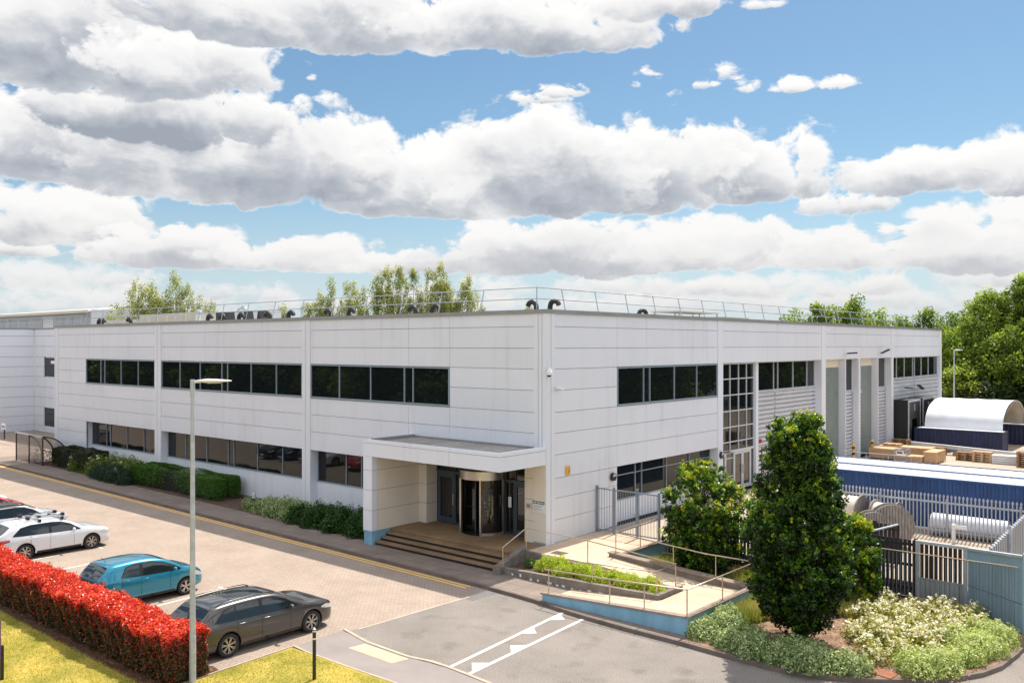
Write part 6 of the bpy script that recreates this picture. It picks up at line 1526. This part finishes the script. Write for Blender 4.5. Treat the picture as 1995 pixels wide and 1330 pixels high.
# weedy grass by the blue wall and litter on the soil : nobody could count it
def blades(name, x0, x1, y0, y1, n, h, lm, base, label, cond=None, w=.012, lean=.5, V0=.5):
    x = RNG.uniform(x0, x1, n); y = RNG.uniform(y0, y1, n)
    if cond is not None: k = cond(x, y); x, y = x[k], y[k]; n = len(x)
    hh = h*RNG.uniform(.5, 1.3, n); a = RNG.uniform(0, 6.28, n); b = RNG.uniform(0, 6.28, n); le = RNG.uniform(0, lean, n)*hh
    v = np.empty((n, 3, 3)); v[:, 0] = np.stack([x-w*np.cos(a), y-w*np.sin(a), np.full(n, base)], 1); v[:, 1] = np.stack([x+w*np.cos(a), y+w*np.sin(a), np.full(n, base)], 1)
    v[:, 2] = np.stack([x+le*np.cos(b), y+le*np.sin(b), base+hh], 1)
    me = bpy.data.meshes.new(name); me.vertices.add(n*3); me.vertices.foreach_set('co', v.reshape(-1).astype(np.float32)); me.loops.add(n*3); me.loops.foreach_set('vertex_index', np.arange(n*3, dtype=np.int32))
    me.polygons.add(n); me.polygons.foreach_set('loop_start', np.arange(0, n*3, 3, dtype=np.int32)); me.polygons.foreach_set('loop_total', np.full(n, 3, dtype=np.int32))
    at = me.attributes.new('v', 'FLOAT', 'FACE'); at.data.foreach_set('value', np.clip(V0+RNG.normal(0, .2, n)+.20*np.sin(x*2.3)*np.sin(y*2.9+1)+.28*np.sin(x*.9+2)*np.sin(y*1.3+.6*x), 0, 1).astype(np.float32)); me.materials.append(lm); me.update(calc_edges=True)
    o = bpy.data.objects.new(name, me); COL.objects.link(o); return tag(o, label, 'grass', kind='stuff')
blades('wild_grass', 9.05, 12.2, -3.6, 3.2, 34000, .42, M['lf_grass'], .12, 'rough green and straw coloured grass between the blue wall and the tall tree', cond=lambda x, y: (x < 10.7+.3*y) | (y > .3))
blades('wild_grass', 3.4, 9.0, .45, 3.3, 14000, .28, M['lf_grass'], .12, 'rough grass behind the upper ramp wall')
def inlawn(x, y): return ((x > .75) & (y < -12.75) & (y > -17.5) & (x < 16)) | ((y < -16.90) & (x > -24)) | ((x > 1.05) & (y < -12.75))
blades('lawn_grass', -24, 16, -31, -12.75, 420000, .035, M['lf_lawn'], .05, 'short yellow-green mown lawn grass', cond=inlawn, w=.009, lean=1.4)
n = 5000; x = RNG.uniform(9, 16.3, n); y = RNG.uniform(-4.9, 3.6, n)
inside = (y > -5.0+np.clip(x-12.3, 0, 9)*.42)
leaves('leaf_litter', np.stack([x, y, np.full(n, .142)], 1)[inside], .06, RNG.uniform(0, 1, n)[inside], M['lf_dry'], up=3.); tag(bpy.context.scene.collection.objects['leaf_litter'], 'dry leaves scattered on the soil of the island bed', 'leaves', kind='stuff')
n = 9000; x = RNG.uniform(-18, 1, n); y = RNG.uniform(-16.95, -16.45, n)
o = leaves('leaf_litter', np.stack([x, y, np.full(n, .07)], 1), .05, RNG.uniform(0, .8, n), M['lf_dry'], up=3.); tag(o, 'dry leaves on the dark mulch strip along the hedge', 'leaves', kind='stuff')
# ---- trees on the camera's side, seen in the window reflections
RT_ = [(-160+k*10, -50-4*(k % 3), 15+(k*7) % 4, 7) for k in range(15)]+[(-8, -58, 13, 6)]+[(30+4*(k % 3), 58+k*9, 15+(k*5) % 4, 6.5) for k in range(7)]+[(38, 22, 12, 5), (42, 34, 13, 5.5), (38, 46, 13, 5.5)]
for i, (x, y, h, w) in enumerate(RT_):
    if i == 0: proto = broad((0, 0, 0), 14, 5.2, 'x', nl=9000, ls=.7, cr=1.4, nc=80, lm='lf_green', bright=-.05, z0=.05, group='trees across the car park'); o = proto
    else: o = copy_tree(proto)
    put(o, (x, y, 0), i*1.3, 'dark tree across the car park seen reflected in the upper windows', (w/5.2, w/5.2, h/14))
# ------------------------------------------------------------------ camera, sun, sky
AZ = 130.57; HC = 8.86
FW = Vector((math.cos(R(AZ)), math.sin(R(AZ)), 0)); RT = Vector((math.sin(R(AZ)), -math.cos(R(AZ)), 0))
cam = bpy.data.cameras.new('camera'); co = bpy.data.objects.new('camera', cam); COL.objects.link(co)
co.location = (22.10, -27.95, HC); co.rotation_euler = (R(90), 0, R(AZ-90))
cam.sensor_width = 36; cam.lens = 36*1707/1995; cam.shift_y = 6.5/1995; cam.clip_end = 5000; cam.clip_start = .1
SC.camera = co
SE, SA = 60.6, 97.7
sd = Vector((math.cos(R(SE))*math.cos(R(SA)), math.cos(R(SE))*math.sin(R(SA)), math.sin(R(SE))))
sl = bpy.data.lights.new('sun', 'SUN'); sl.energy = SUN_E; sl.angle = R(.53); sl.color = (1, .93, .83)
so = bpy.data.objects.new('sun', sl); COL.objects.link(so); so.rotation_euler = sd.to_track_quat('Z', 'Y').to_euler(); so.location = (0, 0, 60)
w = bpy.data.worlds.new('World'); SC.world = w; w.use_nodes = True; nt = w.node_tree; nt.nodes.clear()
out = N(nt, 'ShaderNodeOutputWorld'); bg = N(nt, 'ShaderNodeBackground', {1: SKY_S}); nt.links.new(bg.outputs[0], out.inputs[0])
sky = N(nt, 'ShaderNodeTexSky', sky_type='NISHITA'); sky.sun_disc = False; sky.sun_elevation = R(SE); sky.sun_rotation = R(90-SA); sky.air_density = 1.0; sky.dust_density = .6; sky.ozone_density = 1.2
tc = N(nt, 'ShaderNodeTexCoord'); D = tc.outputs['Generated']
def mth(op, a, b=None, c=None, clamp=False):
    n = nt.nodes.new('ShaderNodeMath'); n.operation = op; n.use_clamp = clamp
    for i, v in enumerate((a, b, c)):
        if v is None: continue
        if hasattr(v, 'is_output'): nt.links.new(v, n.inputs[i])
        else: n.inputs[i].default_value = v
    return n.outputs[0]
def dot(vec):
    n = nt.nodes.new('ShaderNodeVectorMath'); n.operation = 'DOT_PRODUCT'; nt.links.new(D, n.inputs[0]); n.inputs[1].default_value = vec; return n.outputs['Value']
sep = N(nt, 'ShaderNodeSeparateXYZ', {0: D})
dF, dR, dZ = dot(FW), dot(RT), sep.outputs[2]
U = mth('MULTIPLY', mth('ARCTAN2', dR, dF), 57.29578)      # azimuth in degrees from the building corner direction
V = mth('MULTIPLY', mth('ARCSINE', dZ), 57.29578)          # elevation in degrees
def px(x, y):
    u = (x-997.5)/1707; v = -(y-671.5)/1707; return math.degrees(math.atan(u)), math.degrees(math.atan(v/math.sqrt(1+u*u)))
# cloud banks: centre x, flat base y, half width, height above base, depth below base, weight   (converted to degrees of sky)
CL = [(200, 585, 420, 34, 22, .55), (800, 590, 360, 34, 22, .5), (1330, 590, 420, 40, 26, .6), (1800, 585, 330, 38, 26, .6), (120, 545, 260, 34, 20, .7), (420, 570, 220, 26, 16, .6), (1080, 560, 260, 34, 20, .65), (1560, 560, 300, 34, 20, .6), (1900, 545, 200, 34, 20, .6),
      (60, 488, 95, 22, 10, .6), (150, 455, 250, 88, 26, 1.0), (350, 505, 205, 66, 20, 1.0), (610, 510, 190, 52, 22, .95), (790, 520, 130, 40, 20, .7), (1080, 510, 300, 92, 34, 1.1), (1400, 500, 240, 80, 30, 1.05), (1670, 500, 180, 70, 28, .9), (1880, 500, 200, 98, 34, 1.05), (1640, 405, 110, 34, 18, .7),
      (1770, 358, 150, 62, 22, .95), (1960, 345, 120, 72, 28, 1.), (265, 362, 68, 26, 10, .75), (890, 405, 300, 120, 22, 1.05), (860, 380, 140, 115, 30, 1.), (1400, 372, 250, 138, 30, 1.1), (1200, 385, 260, 150, 34, 1.1), (1040, 392, 230, 186, 36, 1.25),
      (660, 360, 140, 150, 34, 1.), (70, 318, 250, 130, 34, 1.15), (430, 350, 330, 175, 50, 1.3), (310, 215, 260, 70, 70, 1.), (120, 130, 430, 170, 45, 1.3), (380, 140, 220, 75, 34, .95), (660, 60, 440, 110, 40, 1.2), (1030, 55, 290, 80, 48, 1.05), (1260, 15, 160, 50, 24, .8), (1500, 8, 60, 12, 8, .45),
      (1050, 192, 60, 16, 8, .40), (1120, 180, 70, 18, 9, .42), (1200, 164, 70, 20, 9, .44), (1245, 145, 34, 12, 7, .34), (1418, 145, 30, 22, 10, .40), (1445, 172, 26, 14, 8, .34), (1375, 165, 24, 10, 7, .30), (1560, 170, 50, 18, 9, .48), (1640, 162, 52, 22, 9, .48), (1305, 205, 30, 20, 14, .22), (606, 152, 13, 9, 5, .4)]
def noisef(u, v, detail, lumps=True):
    cb = N(nt, 'ShaderNodeCombineXYZ', {0: mth('MULTIPLY', u, .15), 1: mth('MULTIPLY', v, .24)})
    n1 = N(nt, 'ShaderNodeTexNoise', {'Vector': cb.outputs[0], 'Scale': 1.7, 'Detail': detail, 'Roughness': .63, 'Distortion': .3}, noise_dimensions='2D').outputs[0]
    r = mth('MULTIPLY', mth('SUBTRACT', n1, .5), 2.0)
    if lumps:
        cb2 = N(nt, 'ShaderNodeCombineXYZ', {0: mth('MULTIPLY_ADD', n1, 2.2, u), 1: mth('MULTIPLY_ADD', n1, -1.8, mth('MULTIPLY', v, 1.25))})
        for sc, am in ((.34, .46), (.85, .24), (2.0, .08)):
            vo = N(nt, 'ShaderNodeTexVoronoi', {'Vector': cb2.outputs[0], 'Scale': sc, 'Randomness': 1.}, feature='F1', voronoi_dimensions='2D')
            d = vo.outputs['Distance']; d = mth('MULTIPLY', d, d)
            r = mth('MULTIPLY_ADD', mth('SUBTRACT', .24, d), am*1.5, r)
    return r
def mr(x, a, b, c, d, smooth=False):
    n = N(nt, 'ShaderNodeMapRange', {0: x, 1: a, 2: b, 3: c, 4: d}); n.interpolation_type = 'SMOOTHSTEP' if smooth else 'LINEAR'; return n.outputs[0]
nz0 = noisef(U, V, 9.); nz2 = noisef(mth('ADD', U, .10), mth('ADD', V, .50), 7.)
relief = mth('SUBTRACT', nz0, nz2)
soft = N(nt, 'ShaderNodeTexNoise', {'Vector': N(nt, 'ShaderNodeCombineXYZ', {0: mth('MULTIPLY', U, .10), 1: mth('MULTIPLY', V, .22)}).outputs[0], 'Scale': 1.3, 'Detail': 4.}, noise_dimensions='2D').outputs[0]
k = 57.3/1707
alpha = None; lit = None
# broken cloud over the rest of the sky dome
cb = N(nt, 'ShaderNodeCombineXYZ', {0: mth('MULTIPLY', U, .13), 1: mth('MULTIPLY', V, .20)})
big = N(nt, 'ShaderNodeTexNoise', {'Vector': cb.outputs[0], 'Scale': .45, 'Detail': 2.}, noise_dimensions='2D').outputs[0]
inv = mth('MAXIMUM', mr(mth('ABSOLUTE', U), 36., 46., 0, 1), mr(V, 25., 31., 0, 1))
gen = mth('ADD', mth('MULTIPLY_ADD', big, 2.2, mth('MULTIPLY_ADD', inv, 1.6, -2.5)), mth('MULTIPLY', nz0, .8))
alpha = mr(gen, 0., .35, 0, 1, True); lit = mth('MULTIPLY_ADD', relief, 1., .75)
for x, y, wx, hu, hd, a in CL:
    cu0, cv0 = px(x, y); eu = abs(px(x+wx, y)[0]-px(x-wx, y)[0])/2
    du = mth('MULTIPLY_ADD', U, 1/eu, -cu0/eu); up = mth('MULTIPLY_ADD', V, 1/(hu*k), -cv0/(hu*k))
    dv = mth('MAXIMUM', up, mth('MULTIPLY', up, -hu/hd))
    e = mth('MULTIPLY_ADD', dv, dv, mth('MULTIPLY', du, du))
    F = mth('ADD', mth('MULTIPLY_ADD', e, -a*.9, a*.9), mth('MULTIPLY', nz0, 1.0 if wx > 120 else 1.25))
    al = mr(F, -.04, .34 if y < 540 else .6, 0, 1 if y < 540 else .85, True)
    # lit top and rim, grey towards the flat base
    t = mth('MULTIPLY_ADD', up, 1.05, mth('MULTIPLY_ADD', F, -.42*(hu/150)**.5, .30+.30*(1-min(1, hu/130))))
    t = mth('MULTIPLY_ADD', relief, .44, t)
    m_ = nt.nodes.new('ShaderNodeMix'); nt.links.new(al, m_.inputs[0]); nt.links.new(lit, m_.inputs[2]); nt.links.new(t, m_.inputs[3]); lit = m_.outputs[0]
    alpha = mth('SUBTRACT', mth('ADD', alpha, al), mth('MULTIPLY', alpha, al))
lit = mth('MULTIPLY_ADD', mth('SUBTRACT', soft, .5), 1.2, lit)
cr_ = nt.nodes.new('ShaderNodeValToRGB'); nt.links.new(mr(lit, -.42, .84, 0, 1), cr_.inputs[0])
e = cr_.color_ramp.elements; e[0].position = 0; e[0].color = (.36, .40, .465, 1); e[1].position = 1; e[1].color = (1.0, .995, .985, 1)
m1 = e.new(.30); m1.color = (.54, .57, .62, 1); m2 = e.new(.62); m2.color = (.87, .87, .875, 1)
hz = mr(V, -1., 12., 1., 0., True)
def mixc(f, a, b, mode='MIX'):
    n = nt.nodes.new('ShaderNodeMix'); n.data_type = 'RGBA'; n.blend_type = mode
    for i, v in ((0, f), (6, a), (7, b)):
        if hasattr(v, 'is_output'): nt.links.new(v, n.inputs[i])
        else: n.inputs[i].default_value = v if i == 0 else (*v, 1.)
    return n.outputs[2]
K = CLOUD_K/SKY_S
ccol = mixc(1., cr_.outputs[0], (K, K, K), 'MULTIPLY')
# unseen clouds overhead and behind the camera brightened to light the shaded walls
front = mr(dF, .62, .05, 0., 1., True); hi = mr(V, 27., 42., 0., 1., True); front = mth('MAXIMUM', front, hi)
ccol = mixc(front, ccol, (UNSEEN_GAIN*K*.97, UNSEEN_GAIN*K*.98, UNSEEN_GAIN*K*1.02))
ccol = mixc(mth('MULTIPLY', hz, .50), ccol, (.76*K, .735*K, .725*K))
scol = mixc(1., sky.outputs[0], SKY_TINT, 'MULTIPLY')
scol = mixc(mth('MULTIPLY', hz, .80), scol, (.66*K, .74*K, .84*K))
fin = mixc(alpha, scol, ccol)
# below the horizon
fin = mixc(mr(V, -3., -.5, 1., 0.), fin, (.20*K, .19*K, .16*K))
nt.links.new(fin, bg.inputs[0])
w.cycles.sampling_method = 'MANUAL'; w.cycles.sample_map_resolution = 512
SC.view_settings.view_transform = 'Standard'; SC.view_settings.look = 'None'; SC.view_settings.exposure = EXPO; SC.view_settings.gamma = 1
SC.cycles.max_bounces = 6; SC.cycles.diffuse_bounces = 3; SC.cycles.glossy_bounces = 3; SC.cycles.transparent_max_bounces = 6; SC.cycles.transmission_bounces = 3
SC.cycles.caustics_reflective = False; SC.cycles.caustics_refractive = False; SC.cycles.use_denoising = True
